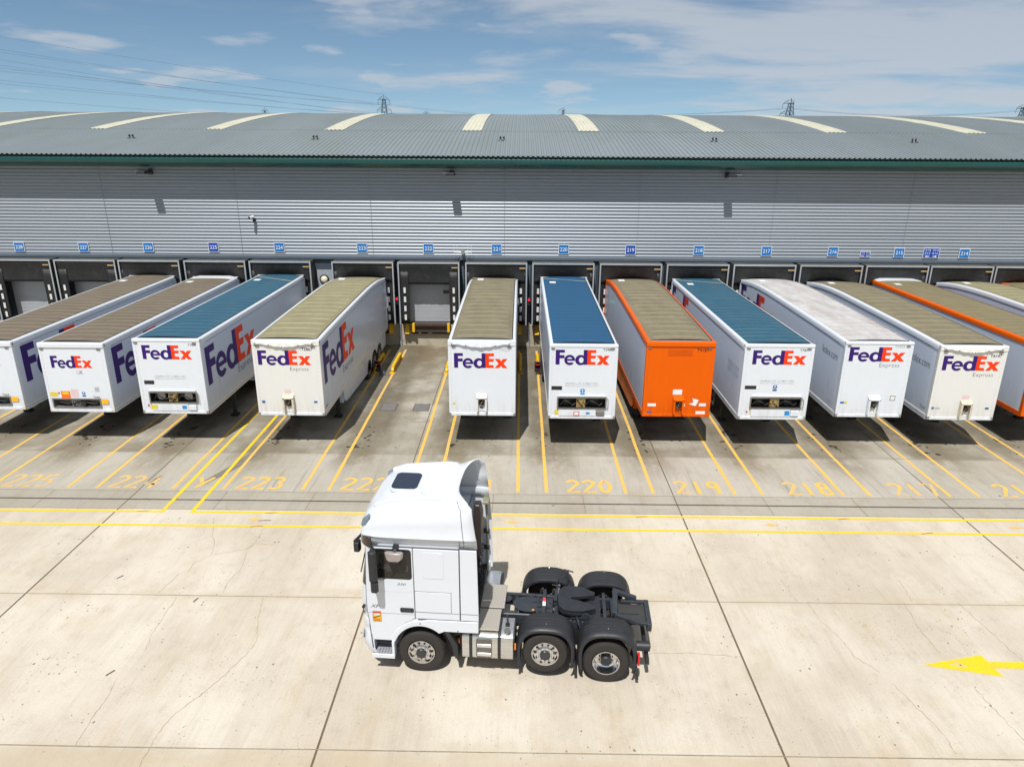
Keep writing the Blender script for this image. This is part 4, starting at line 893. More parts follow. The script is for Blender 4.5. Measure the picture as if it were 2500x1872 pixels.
trailer('T5867', -8.71, 25.53, HUMP(4.27,4.08), RF_KHAKI, CREAM, WHITE_SHADED, WHITE, 'white trailer numbered T5867 with olive curved roof and sagging sheet along its front top edge', kind='B', skirt=3.2, drape=True,
    deco=dict(box=(1.20,1.45,2.05,.42,RUSTY), logo=(.18,2.17,3.32,3.88), txt=[('Express',1.36,2.05,3.05,3.24,INK,-.02),('T5867',1.84,2.26,3.88,4.0,BLACKINK,.01)], rect=[('safety_sticker',.16,.28,1.79,1.89,BLUEST),('safety_sticker',2.15,2.28,1.81,1.89,BLUEST),('safety_sticker',1.06,1.30,2.17,2.34,PINK)],
    sidelogo=[(1,.38,2.42,5.15,1.56)], sidetxt=[(1,3.25,1.87,1.8,.42,'Express',INK),(1,.15,1.5,.42,.13,'T5867',INK)]))
trailer('T6033', -1.41, 25.70, HUMP(4.27,4.02), RF_KHAKI2, WHITE, WHITE_SHADED, WHITE, 'white trailer numbered T6033 with khaki curved roof, standing right behind the tractor unit', kind='B', skirt=3.2, drape=True,
    deco=dict(box=(1.24,1.50,2.07,.40,RUSTW), logo=(.21,2.22,3.22,3.79), txt=[('T6033',1.90,2.29,3.87,3.98,INKL,-.01)], rect=[('safety_sticker',.13,.23,1.74,1.82,YELST),('safety_sticker',1.17,1.30,1.6,1.68,BLUEST,.018)], strap=[12.4]))
trailer('T298', 2.38, 25.47, FLAT(4.21,4.22), RF_BLUE2, WHITE, WHITE_SHADED, WHITE, 'white trailer numbered T298 with deep blue flat roof, beside the orange trailer', kind='A', recess=(.36,2.14,1.72,2.12),
    deco=dict(logo=(.22,2.22,3.45,4.02), txt=[('T298',1.97,2.25,3.99,4.08,BLACKINK),(OHT,.62,1.85,2.67,2.74,INKM,-.012),(BAS,.62,1.85,2.60,2.64,INKM,-.02)], rect=[('black_plate',.08,.49,2.45,2.60,BLACKINK),('safety_sticker',.23,.53,1.46,1.64,YELST,.002),('safety_sticker',.95,1.17,1.44,1.60,REDST,.05),('safety_sticker',.98,1.14,1.46,1.58,PAPER,.052),('safety_sticker',1.42,1.56,1.50,1.58,BLUEB,.05)], mand=(1.265,2.42,.09,BLUEB), strap=[12.2]))
trailer('T4187', 6.03, 25.78, HUMP(4.26,4.03), RF_KHAKI2, ORANGE, WHITE_SHADED, ORANGE, 'orange-fronted trailer numbered T4187 with orange roof rails and olive curved roof', kind='B', skirt=2.6, W=2.56,
    deco=dict(box=(1.33,1.44,2.02,.40,ORANGE), txt=[('T4187',1.88,2.32,3.90,4.02,BLACKINK,.012)], rect=[('faded_patch',.8,1.72,3.73,3.97,mk('faded_orange', (.56,.080,.0), .4, spec=.2)),('safety_sticker',1.1,1.45,2.19,2.40,PAPER),('safety_sticker',.17,.49,1.71,1.83,PAPER),('safety_sticker',2.13,2.40,1.73,1.85,PAPER),('safety_sticker',2.03,2.39,1.39,1.53,PAPER),('safety_sticker',1.49,1.60,1.72,1.82,PAPER),('safety_sticker',.16,.32,1.44,1.51,BLUEST)]))
for o_ in [o for o in bpy.data.objects if o.name.startswith('box_trailer')][-1:]:
    m = MB().flat(fill([(1.74,1.83),(1.92,1.89),(1.88,1.98),(1.86,2.04),(2.0,2.02),(2.11,1.98),(2.02,1.75),(1.96,1.74)]), (-1.28,-.008,0), (1,0,0), (0,0,1)); obj('torn_sticker', m, PAPER, o_, normals=False)
trailer('T787', 9.63, 25.58, FLAT(4.24,4.15), RF_BLUE, WHITE, WHITE_SHADED, WHITE, 'white trailer numbered T787 with blue flat roof, right of the orange-fronted trailer', kind='A', W=2.56, recess=(.44,2.30,1.76,2.14),
    deco=dict(logo=(.31,2.29,3.49,4.03), txt=[('T787',2.02,2.32,4.0,4.09,BLACKINK),(OHT,.70,1.96,2.80,2.87,INKM,-.012),(BAS,.70,1.96,2.73,2.77,INKM,-.02)], rect=[('black_plate',.14,.57,2.51,2.65,BLACKINK),('safety_sticker',.42,.7,1.52,1.68,YELST,.002),('safety_sticker',1.74,1.92,1.48,1.66,BLUEB,.047),('safety_sticker',.28,.35,1.56,1.63,REDST)], mand=(1.27,2.61,.08,BLUEST),
    sidelogo=[(-1,13.28,2.4,5.2,1.5)], sidetxt=[(-1,1.95,2.98,1.5,.30,'fedex.com',INKL),(-1,1.9,2.72,1.4,.2,'0800 12 38 00',INKL)], strap=[12.2]))
trailer('T4929', 13.46, 25.93, HUMP(4.27,4.08), RF_WHITE, WHITE, WHITE_SHADED, WHITE, 'white trailer numbered T4929 with a dirty white roof', kind='B', skirt=None,
    deco=dict(box=(1.36,1.43,2.06,.44,WHITE), logo=(.17,2.25,3.54,4.09), txt=[('Express',1.36,2.11,3.27,3.47,INK,-.02),('T4929',1.82,2.20,4.07,4.17,INKL)], rect=[('safety_sticker',.12,.26,1.84,1.92,BLUEST),('safety_sticker',.28,.38,1.84,1.92,YELST),('black_plate',1.98,2.18,1.98,2.17,INK),('safety_sticker',2.0,2.16,2.0,2.15,PAPER,.001)],
    sidelogo=[(-1,13.25,2.45,5.2,1.5)], sidetxt=[(-1,1.98,3.38,1.45,.30,'fedex.com',INK),(-1,1.0,1.6,.4,.12,'T4929',INKL)]))
trailer('T6147', 16.85, 25.71, HUMP(4.22,4.0), RF_KHAKI2, CREAM, WHITE_SHADED, WHITE, 'white trailer numbered T6147 with khaki roof and a rusty coupling box, near the right edge', kind='B', drape=True, W=2.46, lean=-.012,
    deco=dict(box=(1.32,1.43,2.0,.42,RUSTY), logo=(.17,2.27,3.28,3.84), txt=[('Express',1.37,2.11,3.0,3.19,INK,-.02),('T6147',1.86,2.28,3.80,3.92,BLACKINK,.01)], rect=[('safety_sticker',.06,.18,1.72,1.81,BLUEST),('safety_sticker',.22,.4,1.73,1.8,INKL),('safety_sticker',2.1,2.24,1.74,1.82,BLUEST),('safety_sticker',1.16,1.42,2.13,2.3,PINK)],
    sidelogo=[(-1,13.25,2.35,5.2,1.5)], sidetxt=[(-1,1.93,3.18,1.45,.30,'fedex.com',INK),(-1,.64,1.58,.42,.14,'T6147',BLACKINK)]))
trailer('215', 20.75, 26.15, FLAT(4.18,4.12), RF_BROWN2, ORANGE, WHITE_SHADED, ORANGE, 'orange-railed white trailer with olive roof cut by the right edge, behind the T6147 trailer', kind='B', W=2.56, deco=dict(box=(1.33,1.44,2.02,.40,ORANGE)))
trailer('', 24.18, 25.9, HUMP(4.24,4.0), RF_KHAKI, WHITE, WHITE_SHADED, WHITE, 'white-railed trailer with khaki curved roof, second from the right edge', kind='B', deco=dict(box=(1.3,1.44,2.02,.40,WHITE)))
trailer('', 27.72, 26.0, FLAT(4.12,3.98), RF_BROWN2, ORANGE, WHITE_SHADED, ORANGE, 'orange-railed trailer at the far right edge of which only the rear corner shows', kind='B', deco=dict(box=(1.3,1.44,2.02,.40,ORANGE)))

# ------------------------------------------------------------------ tractor unit (local x runs to its tail, y across away from the camera)
def build_tractor():
    T = thing('tractor_unit', 'white three-axle tractor unit with a tall sleeper cab and empty black fifth wheel deck', 'truck', (-2.139,13.252,0), R(-3.768))
    WN, WF = -.12, 2.35; C = (WN+WF)/2; H = (WF-WN)/2
    GAP = mk('panel_gap', srgb(84,88,94), .7); GREYP = mk('step_grey', srgb(150,154,160), .5, .1, .06, 3)
    REFLB = mk('reflection_brown', srgb(62,60,56), .8, 0, .25, 3)  # brownish tone for the reflection painted on the side window
    def P(nm, mb, mt, par=T, **k): return obj(nm, mb, mt, par, **k)
    # ---- main shell of the cab
    def plan(z, xf, xr, hw, rc=.34, bow=.07):
        pts = [(xr, C-hw)]
        pts += [(xf+bow+rc-rc*math.sin(R(a)), C-hw+.30*(1-math.cos(R(a)))) for a in range(0,91,10)]
        for i in range(1, 8):
            u = -1+2*i/8; pts.append((xf+bow*abs(u)**2, C+u*(hw-.30)))
        pts += [(xf+bow+rc-rc*math.sin(R(a)), C+hw-.30*(1-math.cos(R(a)))) for a in range(90,-1,-10)]
        pts += [(xr, C+hw)]
        return [(a, b, z) for a, b in pts]
    lv = [(1.36,-1.37,H-.012),(1.45,-1.385,H-.008),(1.75,-1.385,H-.004),(2.0,-1.37,H-.006),(2.12,-1.355,H-.014),(2.16,-1.35,H-.010),(2.45,-1.31,H-.014),(2.8,-1.25,H-.022),(3.1,-1.19,H-.032),(3.24,-1.165,H-.036)]
    P('cab_shell', MB().loft([plan(z, xf, .90, hw) for z, xf, hw in lv]), TRUCKW, smooth=32)
    # windscreen and grille band
    def band(z0, z1, cut, off, mt, nm):
        rings = []
        for k in range(7):
            z = z0+(z1-z0)*k/6
            for (a, xa, ha), (b, xb, hb) in zip(lv, lv[1:]):
                if a <= z <= b: f = (z-a)/(b-a); xf = xa+(xb-xa)*f; hw = ha+(hb-ha)*f
            r = plan(z, xf, .9, hw)[cut:-cut]; rings.append([(x-off, y, zz) for x, y, zz in r])
        P(nm, MB().loft(rings, False, False, False), mt, smooth=60)
    band(2.18, 3.16, 5, .008, GLASS, 'windscreen'); band(1.4, 1.5, 6, .01, BLACKP, 'grille')
    # ---- door, with its window, handle and lettering
    d = [(-1.085,3.19),(-.085,3.19),(-.085,1.45),(-.13,1.44)]+[(.04+.70*math.cos(R(a)),.62+.80*math.sin(R(a))) for a in (105,118,131,144,156)]+[(-.62,.84),(-1.03,.84),(-1.08,1.0),(-1.10,1.3),(-1.135,1.6),(-1.14,1.9),(-1.12,2.5)]
    door = P('door', MB().prism(d,'y',WN-.012,WN+.05), TRUCKW, bevel=.010)
    P('window_frame', MB().flat(fill(rrect(-1.0,-.11,2.43,3.165,.07), rrect(-.975,-.135,2.455,3.14,.05)), (0,WN-.0145,0), (1,0,0), (0,0,1)), BLACKP, door, normals=False)
    sw = P('side_window', MB().flat(fill(rrect(-.975,-.135,2.455,3.14,.05)), (0,WN-.0155,0), (1,0,0), (0,0,1)), GLASS, door, normals=False)
    P('window_reflection', MB().flat(fill(rrect(-.70,-.18,2.62,2.80,.05)), (0,WN-.0159,0), (1,0,0), (0,0,1)), REFLB, sw, normals=False); P('seat_shape', MB().flat(fill(arc(-.78,2.55,.14,.16,0,360,20)[:-1], arc(-.78,2.55,.125,.145,0,360,20)[:-1]), (0,WN-.0162,0), (1,0,0), (0,0,1)).flat(fill(rrect(-.84,-.66,2.70,3.08,.08),rrect(-.825,-.675,2.715,3.065,.07)), (0,WN-.0162,0), (1,0,0), (0,0,1)), BLACKINK, sw, normals=False)
    P('door_handle', MB().prism(rrect(-.40,-.10,1.605,1.715,.03),'y',WN-.028,WN-.010), BLACKP, door, bevel=.006); P('handle_pull', MB().box(-.37,-.16,WN-.034,WN-.028,1.645,1.685), CHASS, door)
    P('door_gap', MB().box(-.0805,-.0715,WN-.0125,WN-.009,1.44,3.19), GAP, door); P('door_gap', MB().tube([(-1.085,WN-.0128,3.19),(-1.12,WN-.0128,2.5),(-1.14,WN-.0128,1.9),(-1.135,WN-.0128,1.6),(-1.10,WN-.0128,1.3),(-1.08,WN-.0128,1.0)],.006,5), GAP, door)
    P('door_crease', MB().box(-1.13,-.09,WN-.015,WN-.011,2.115,2.122), mk('crease_shade', srgb(196,200,206), .4), door); P('door_crease', MB().box(-1.12,-.09,WN-.015,WN-.011,1.545,1.549), GAP, door)
    P('lettering', MB().flat(text2d('530',.01,.3), (-.44,WN-.0135,2.28), (1,0,0), (0,0,1), .19, .055).flat(text2d('XF',.012,.35), (-1.06,WN-.0135,1.68), (1,0,0), (0,0,1), .21, .08), GAP, door, normals=False)
    m = MB(); m.box(-1.015,-.835,WN-.0145,WN-.0125,1.33,1.585); st = P('warning_sticker', m, mk('sticker_amber', srgb(226,170,30), .5), door)
    P('sticker_border', MB().flat(fill([(-1.02,1.325),(-.83,1.325),(-.83,1.59),(-1.02,1.59)],[(-1.008,1.34),(-.842,1.34),(-.842,1.55),(-1.008,1.55)]), (0,WN-.0155,0), (1,0,0), (0,0,1)), REDST, door, normals=False)
    P('sticker_figure', MB().flat(fill([(-1.005,1.43),(-.85,1.49),(-.85,1.47),(-1.005,1.40)]), (0,WN-.0152,0), (1,0,0), (0,0,1)).flat(text2d('ANGLES',.02), (-.99,WN-.0152,1.375), (1,0,0), (0,0,1), .13, .025).flat(text2d('MORTS',.02), (-.985,WN-.0152,1.346), (1,0,0), (0,0,1), .12, .022), BLACKINK, door, normals=False)
    P('sticker_figure', MB().flat(fill(rrect(-.99,-.87,1.485,1.525,.018)), (0,WN-.0150,0), (1,0,0), (0,0,1)), PAPER, door, normals=False)
    # ---- side panels behind the door
    side = P('side_panel', MB().prism([(-.068,3.19),(.905,3.19),(.905,1.45),(-.068,1.45)],'y',WN-.010,WN+.05), TRUCKW, bevel=.010)
    P('pressed_panel', MB().prism(rrect(.12,.58,2.48,3.12,.06),'y',WN-.017,WN-.009), TRUCKW, side, bevel=.006)
    P('locker_door', MB().prism([(-.06,2.135),(.715,2.135),(.715,1.63),(-.06,1.63)],'y',WN-.018,WN-.009), TRUCKW, side, bevel=.006)
    m = MB(); y0, y1 = WN-.0125, WN-.0095
    m.box(-.066,.735,y0,y1,2.142,2.150).box(.722,.730,y0,y1,1.62,2.142).box(-.066,.90,y0,y1,1.615,1.623); P('panel_gap', m, GAP, side)
    P('lower_trim', MB().box(-.02,1.3,WN-.016,WN-.008,1.43,1.445), GAP, side)
    # wheel arch and lower body, both flanks
    out = [(-.62,.82)]+[(.03+.72*math.cos(R(a)),.60+.80*math.sin(R(a))) for a in range(160,85,-8)]+[(.2,1.44),(1.31,1.44),(1.31,1.155),(.56,1.15)]
    inn = [(.03+.61*math.cos(R(a)),.60+.66*math.sin(R(a))) for a in range(48,168,8)]
    arch = P('wheel_arch', MB().prism(out+inn,'y',WN-.03,WN+.09), TRUCKW, bevel=.018, seg=3)
    P('wheel_arch', MB().prism(out+inn,'y',WF-.09,WF+.02), TRUCKW, bevel=.018)
    P('arch_liner', MB().prism([(-.60,.7)]+[(.03+.64*math.cos(R(a)),.58+.69*math.sin(R(a))) for a in range(164,20,-8)]+[(1.25,1.16),(1.25,1.36),(-1.0,1.36),(-1.0,.7)],'y',WN+.09,WF-.09), DARK)
    P('arch_screw', MB().cyl((.03,WN-.036,1.335),(.03,WN-.03,1.335),.014,n=8).cyl((.86,WN-.036,1.19),(.86,WN-.03,1.19),.014,n=8), BLACKP)
    P('front_flap', MB().prism([(.56,1.13),(.66,1.12),(.84,.80),(.86,.45),(.78,.45),(.70,.8)],'y',WN-.01,WN+.33), BLACKP, bevel=.01)
    # ---- bumper with the entry step
    bl = [(.40,-1.24,H-.10),(.44,-1.34,H-.03),(.60,-1.40,H),(.82,-1.41,H),(1.0,-1.38,H-.01),(1.08,-1.36,H-.02),(1.12,-1.37,H-.012),(1.33,-1.385,H-.012),(1.38,-1.37,H-.03)]
    bp = P('bumper', MB().loft([plan(z, xf, -1.04, hw, .30, .08) for z, xf, hw in bl]), TRUCKW, smooth=35)
    P('fog_lamp', MB().lathe([(.001,-.012),(.09,-.010),(.10,.02)],(-1.30,C-H+.17,.86),'x',20), GREYP, bp, smooth=40); P('washer_cap', MB().cyl((-1.215,WN-.02,1.68),(-1.215,WN+.05,1.68),.035,n=16), BLACKP)
    P('trim_line', MB().bar((-1.10,WN-.006,1.25),(-1.06,WN-.006,.62),.02,.012,up=(0,1,0)), GAP, bp)
    st = P('entry_step', MB().box(-1.04,-.57,WN-.06,WN+.34,.42,.50), GREYP, bevel=.02)
    P('step_lip', MB().box(-1.08,-.56,WN-.085,WN-.055,.405,.515), TRUCKW, st, bevel=.012); m = MB()
    for i in range(5):
        for j in range(4): m.box(-.94+.065*i,-.915+.065*i,WN-.03+.05*j,WN-.012+.05*j,.500,.503)
    P('tread_slot', m, DARK, st); P('step_back', MB().box(-1.04,-.57,WN+.30,WN+.34,.5,.86), GREYP, st); P('step_cheek', MB().box(-.62,-.56,WN-.075,WN+.10,.42,.84), TRUCKW, st, bevel=.014)
    P('sill_step', MB().box(-1.05,-.62,WN+.06,WN+.3,.80,.86), TRUCKW, st, bevel=.01)
    # ---- roof: sections along the truck, then a scooped trailing edge
    def rsec(xs, hw, zc, nexp=4.3, zb=3.46, z0=3.215, hw0=None):
        pts = []; K = 30; hw0 = hw0 or H-.03
        base = [(-1, z0, hw0-.012), (-1, z0+.17, hw0-.016), (-1, z0+.215, hw0-.014), (-1, z0+.225, hw+.012)]
        for s, z, q in base: pts.append([xs, C+s*min(q, hw+.01), z, 1.0, z])
        for i in range(K+1):
            th = math.pi*i/K; cc = math.cos(th); ss = math.sin(th)
            u = -math.copysign(abs(cc)**(2/nexp), cc); v = abs(ss)**(2/nexp); pts.append([xs, C+u*hw, zb+(zc-zb)*v, abs(u), v])
        for s, z, q in reversed(base): pts.append([xs, C-s*min(q, hw+.01), z, 1.0, z])
        return pts
    ST = [(-1.27,.98,3.50),(-1.26,1.06,3.58),(-1.235,1.11,3.67),(-1.19,1.155,3.77),(-1.12,1.19,3.86),(-1.02,1.215,3.94),(-.88,1.235,4.02),(-.7,1.245,4.085),(-.45,1.25,4.14),(-.15,1.252,4.175),(.2,1.252,4.205),(.5,1.25,4.225),(.68,1.248,4.235)]
    rings = []
    for x, hw, zc in ST:
        r = rsec(x, hw, zc); rr = []
        for (xx, y, z, u, v) in r:
            # pressed side rails and recessed centre of the roof
            w_ = abs(y-C); dz = 0
            if v > .8 and -.85 < x < .66 and w_ < .78: dz = -.035*min(1,(x+.85)/.2)*min(1,(.66-x)/.12)*min(1,(.78-w_)/.08)
            rr.append((xx+.05*(u**2 if z > 3.4 else 1)*(1 if x < -1.0 else 0), y, z+dz))
        rings.append(rr)
    fin = []
    for (xx, y, z, u, v) in rsec(.68, 1.244, 4.235):
        if z < 3.455: x = 1.29-.06*max(0,(z-3.215))
        else:
            f = min(1, abs(y-C)/1.20); x = .80+.36*f**3+(.06*(1-v) if f > .9 else 0)
            if v < .75: x = 1.175+.10*(1-v/.75)
        fin.append((x, y, z+(.16*min(1,v*1.1)*(min(1,abs(y-C)/1.1))**2.5 if z > 3.465 else 0)))
    mid_ = [tuple((a[i]*.45+b[i]*.55) for i in range(3)) for a, b in zip(rings[-1], fin)]
    P('roof_fairing', MB().loft(rings+[mid_, fin], False, True, False), TRUCKW, smooth=38, solid=.025)
    seam = [(p[0]+.0, p[1]-.003, p[2]) for p in mid_[:14]]
    P('fairing_seam', MB().tube(seam, .007, 5), GAP)
    P('shoulder_step', MB().loft([[(x,WN+.02+a,z+b) for a, b in ((-.002,0),(.03,.05),(.05,.0),(.02,-.03))] for x, z in ((.45,3.86),(.7,3.74),(.9,3.62),(1.12,3.56))]), TRUCKW, bevel=.012)
    P('roof_hatch', MB().prism(rrect(-.70,-.12,C-.42,C+.34,.12),'z',4.10,4.185), mk('hatch_blue_glass', srgb(30,42,62), .08, 0, .05, 2), bevel=.015)
    P('hatch_seal', MB().prism(rrect(-.73,-.09,C-.45,C+.37,.13),'z',4.08,4.158), TRUCKW, bevel=.012)
    for s in (-1,1):
        P('roof_moulding', MB().prism([(-.95,4.03),(-.6,4.15),(.4,4.24),(.62,4.22),(.62,4.05),(-.95,3.95)],'y',C+s*.86-.055,C+s*.86+.055), TRUCKW, bevel=.035, seg=3)
    P('roof_pad', MB().prism(rrect(.0,.58,C-.62,C+.62,.1),'z',4.15,4.205), TRUCKW, bevel=.025, seg=3)
    P('roof_seam', MB().box(-1.05,1.28,WN+.006,WN+.03,3.192,3.214), GAP); P('fairing_gap', MB().box(.912,.92,WN-.014,WN+.02,1.16,3.2).box(.915,.922,WN-.0,WN+.02,3.22,3.46), GAP)
    P('marker_lamp', MB().prism([(-1.06,3.66),(-.97,3.86),(-1.0,3.90),(-1.13,3.80),(-1.17,3.66)],'y',WN+.055,WN+.16), mk('lamp_glass_blue', srgb(120,140,156), .1, .3, .2, 12), bevel=.012)
    P('marker_lamp', MB().prism([(-1.06,3.66),(-.97,3.86),(-1.0,3.90),(-1.13,3.80),(-1.17,3.66)],'y',WF-.16,WF-.055), MATS['lamp_glass_blue'], bevel=.012)
    # sun visor wrapping the front
    VIS = mk('visor_brown', srgb(52,40,34), .2, 0, .05, 2); inner = plan(3.2,-1.22,.9,H-.02,.34,.08)[3:-3]; n_ = len(inner)
    rings = []
    for i, (x, y, z) in enumerate(inner):
        a = Vector(inner[max(0,i-1)]); b = Vector(inner[min(n_-1,i+1)]); dd = (b-a).normalized(); nn = Vector((-dd.y, dd.x, 0)); 
        if nn.dot(Vector((x+0.2, y-C, 0))) < 0: nn = -nn
        p = Vector((x,y,0)); o1 = p+nn*.07; o2 = p+nn*.105
        rings.append([(o1.x,o1.y,3.42),(o2.x,o2.y,3.41),(o2.x+0,o2.y,3.20),(o1.x,o1.y,3.19)])
    P('sun_visor', MB().loft(rings), VIS, smooth=50)
    # ---- air deflectors behind the cab
    dp = [(.925,3.205),(1.285,3.205),(1.30,2.6),(1.315,1.7),(1.315,1.45),(.925,1.45)]
    P('side_deflector', MB().prism(dp,'y',WN-.012,WN+.03), TRUCKW, bevel=.012)
    fdp = [(.9,3.205),(1.30,3.205),(1.35,2.6),(1.37,1.25),(.9,1.25)]
    P('side_deflector', MB().prism(fdp,'y',WF-.04,WF), TRUCKW, bevel=.012)
    P('cab_back', MB().box(.86,.905,WN+.06,WF-.06,1.3,3.25), mk('cab_back_grey', srgb(120,134,148), .5, 0, .08, 2)); P('scoop_wall', MB().prism([(.55,3.2),(.62,4.05),(.58,4.05),(.51,3.2)],'y',WN+.10,WF-.10), MATS['cab_back_grey'])
    P('crease', MB().box(.93,1.30,WN-.016,WN-.011,1.62,1.628).box(.93,1.30,WN-.016,WN-.011,1.43,1.44), GAP)
    # air intake, vertical pole and cables behind the cab
    P('air_intake', MB().loft([[(.96,1.62,1.2),(1.10,1.62,1.2),(1.10,2.0,1.2),(.96,2.0,1.2)],[(.98,1.62,2.2),(1.17,1.62,2.2),(1.17,2.03,2.2),(.98,2.03,2.2)],[(.99,1.66,3.0),(1.18,1.66,3.0),(1.18,2.05,3.0),(.99,2.05,3.0)],[(1.0,1.72,3.28),(1.14,1.72,3.28),(1.14,1.98,3.28),(1.0,1.98,3.28)]]), mk('intake_brown_black', srgb(50,44,42), .35, 0, .1, 3), bevel=.035, seg=3)
    P('rear_duct', MB().tube([(1.0,.5,1.3),(1.06,.55,2.0),(1.04,.6,2.9)],.10,12).tube([(1.0,.9,1.2),(1.1,.95,1.9),(1.0,1.1,2.6)],.05,10), BLACKP, smooth=60)
    pm = mk('zinc_yellow', srgb(156,154,130), .4, .4, .1, 6); P('support_pole', MB().cyl((1.25,2.24,1.2),(1.25,2.24,3.22),.026,n=12), pm, smooth=50)
    for z in (1.25,1.85,2.3,3.18): P('pole_bracket', MB().box(1.16,1.30,2.0 if z > 3 else 2.18,2.32,z-.03,z+.03), pm if z > 3 or z < 1.4 else BLACKP, bevel=.006)
    P('coiled_hose', MB().tube([(1.15+.05*math.cos(i*.9), 1.30+.05*math.sin(i*.9)+.01*i, 1.25+.02*i) for i in range(50)], .018, 6), BLACKP, smooth=60)
    # ---- mirrors
    mr = P('side_mirror', MB().loft([plan2 for plan2 in [[(-.96+dx*(.95 if k in (0,4) else 1.0), -.42+dy, z) for dx, dy in ((0,0),(.03,-.07),(.15,-.08),(.20,0),(.15,.05),(.03,.05))] for k, z in enumerate((2.56,2.61,2.92,3.22,3.26))]]), BLACKP, bevel=.02, smooth=45)
    P('lower_mirror', MB().loft([[(-.945+dx, -.40+dy, z) for dx, dy in ((0,0),(.03,-.07),(.14,-.08),(.18,0),(.14,.05),(.03,.05))] for z in (2.28,2.32,2.50,2.54)]), BLACKP, mr, bevel=.02, smooth=45)
    P('mirror_arm', MB().bar((-.9,-.40,3.12),(-.93,WN,3.17),.05).bar((-.9,-.4,2.3),(-.95,WN,2.36),.05), BLACKP, mr)
    kr = P('kerb_mirror', MB().loft([[(-.43+dx,-.30+dy,z) for dx, dy in ((-a,0),(-a*.8,-.07),(a*.8,-.07),(a,0),(a*.8,.05),(-a*.8,.05))] for a, z in ((.12,3.0),(.185,3.05),(.20,3.13),(.20,3.19))]), mk('mirror_pale', srgb(158,150,148), .25, .2, .1, 6), bevel=.01, smooth=50)
    P('mirror_arm', MB().bar((-.42,-.28,3.16),(-.42,WN,3.24),.07).box(-.48,-.37,-.22,-.1,3.16,3.27), BLACKP, kr)
    P('front_mirror', MB().loft([[(-1.40+dx,.34+dy,z) for dx, dy in ((-.07,-.09),(.05,-.10),(.07,.0),(.05,.10),(-.07,.09))] for z in (2.80,2.83,3.0,3.03)]), BLACKP, bevel=.02, smooth=45)
    P('mirror_arm', MB().bar((-1.46,.3,3.03),(-1.25,.36,3.24),.05), BLACKP)
    f = P('side_mirror', MB().box(-1.0,-.82,WF+.22,WF+.36,2.42,3.12), BLACKP, bevel=.03, seg=3); P('mirror_arm', MB().bar((-.9,WF,3.14),(-.9,WF+.3,3.1),.05), BLACKP, f)
    # ---- wheels
    def wheel(x, zc, r, y0, s, kind):
        wd = .315
        tp = [(r*.60,0),(r*.63,-.012),(r*.80,-.022),(r*.93,-.012),(r*.975,.02),(r,.055)]
        for k in range(4): q = .085+k*.05; tp += [(r,q),(r-.012,q+.004),(r-.012,q+.012),(r,q+.016)]
        tp += [(r,wd-.05),(r*.975,wd-.015),(r*.9,wd+.01),(r*.6,wd)]
        t = P('wheel', MB().lathe([(a, b*s) for a, b in tp+[tp[0]]], (x,y0,zc), 'y', 56, caps=False), RUBBER, smooth=30)
        R0 = .292
        if kind == 'front': pr = [(R0+.012,-.004),(R0+.006,-.016),(R0-.010,-.014),(R0-.02,.02),(R0-.035,.045),(R0-.075,.05),(R0-.10,.02),(.185,-.035),(.175,-.042),(.12,-.042)]
        else: pr = [(R0+.012,-.004),(R0+.006,-.016),(R0-.010,-.014),(R0-.02,.03),(R0-.03,.10),(R0-.05,.16),(.205,.175),(.19,.17),(.12,.17)]
        hubd = -.042 if kind == 'front' else .17
        m = MB().lathe([(a, b*s) for a, b in pr], (x,y0,zc), 'y', 48, caps=False)
        rr = .228 if kind == 'front' else .236; dd = .026 if kind == 'front' else .170
        for k in range(10):
            a = 2*math.pi*(k+.5)/10; u, v = .150*math.cos(a), .150*math.sin(a)
            m.cyl((x+u,y0+s*hubd,zc+v),(x+u,y0+s*(hubd-.035),zc+v),.0155,.013,8, mi=1 if kind == 'front' else 2)
            a = 2*math.pi*k/10; u, v = rr*math.cos(a), rr*math.sin(a)
            m.cyl((x+u,y0+s*(dd-.004),zc+v),(x+u,y0+s*(dd+.02),zc+v),.021,n=12, mi=2)
        rim = P('rim', m, [CHROME, ZINC, DARK], t, smooth=35, normals=False)
        hp = [(.12,hubd),(.115,hubd-.03),(.105,hubd-.04),(.07,hubd-.055),(.001,hubd-.055)] if kind == 'front' else [(.12,hubd),(.12,.05),(.10,.03),(.001,.03)]
        P('hub', MB().lathe([(a, b*s) for a, b in hp], (x,y0,zc), 'y', 28), BLACKP if kind != 'front' else mk('hub_dark', srgb(70,70,72), .3, .5), t, smooth=40)
    for y0, s in ((WN+.045,1),(WF-.045,-1)):
        wheel(.02,.525,.525,y0,s,'front'); wheel(2.77,.665,.50,y0,s,'front'); wheel(4.11,.515,.515,y0,s,'rear')
    for x, z in ((.02,.5),(2.77,.66),(4.11,.5)): P('axle', MB().cyl((x,.3,z),(x,1.95,z),.07,n=12), DARK, smooth=40)
    # ---- mudguards over the rear axles
    def guard(xc, y0, y1, zc, s):
        rings = []; K = 30
        for i in range(K+1):
            th = R(-22+224*i/K); c_, s_ = math.cos(th), math.sin(th); n = 2.7
            px = math.copysign(abs(c_)**(2/n), c_); pz = math.copysign(abs(s_)**(2/n), s_)
            sec = [(y0,.56),(y0-.012*s,.585),(y0,.615),(y0+.05*s,.645),(y0+.12*s,.655),(y0+.3*s,.66),(y1-.06*s,.655),(y1,.63),(y1,.58)]
            back = [(y1-.02*s,.58),(y1-.06*s,.635),(y0+.12*s,.635),(y0+.03*s,.60)]
            rings.append([(xc+px*r, y, zc+pz*r*1.04) for y, r in sec+back])
        return P('mudguard', MB().loft(rings), BLACKP, smooth=50)
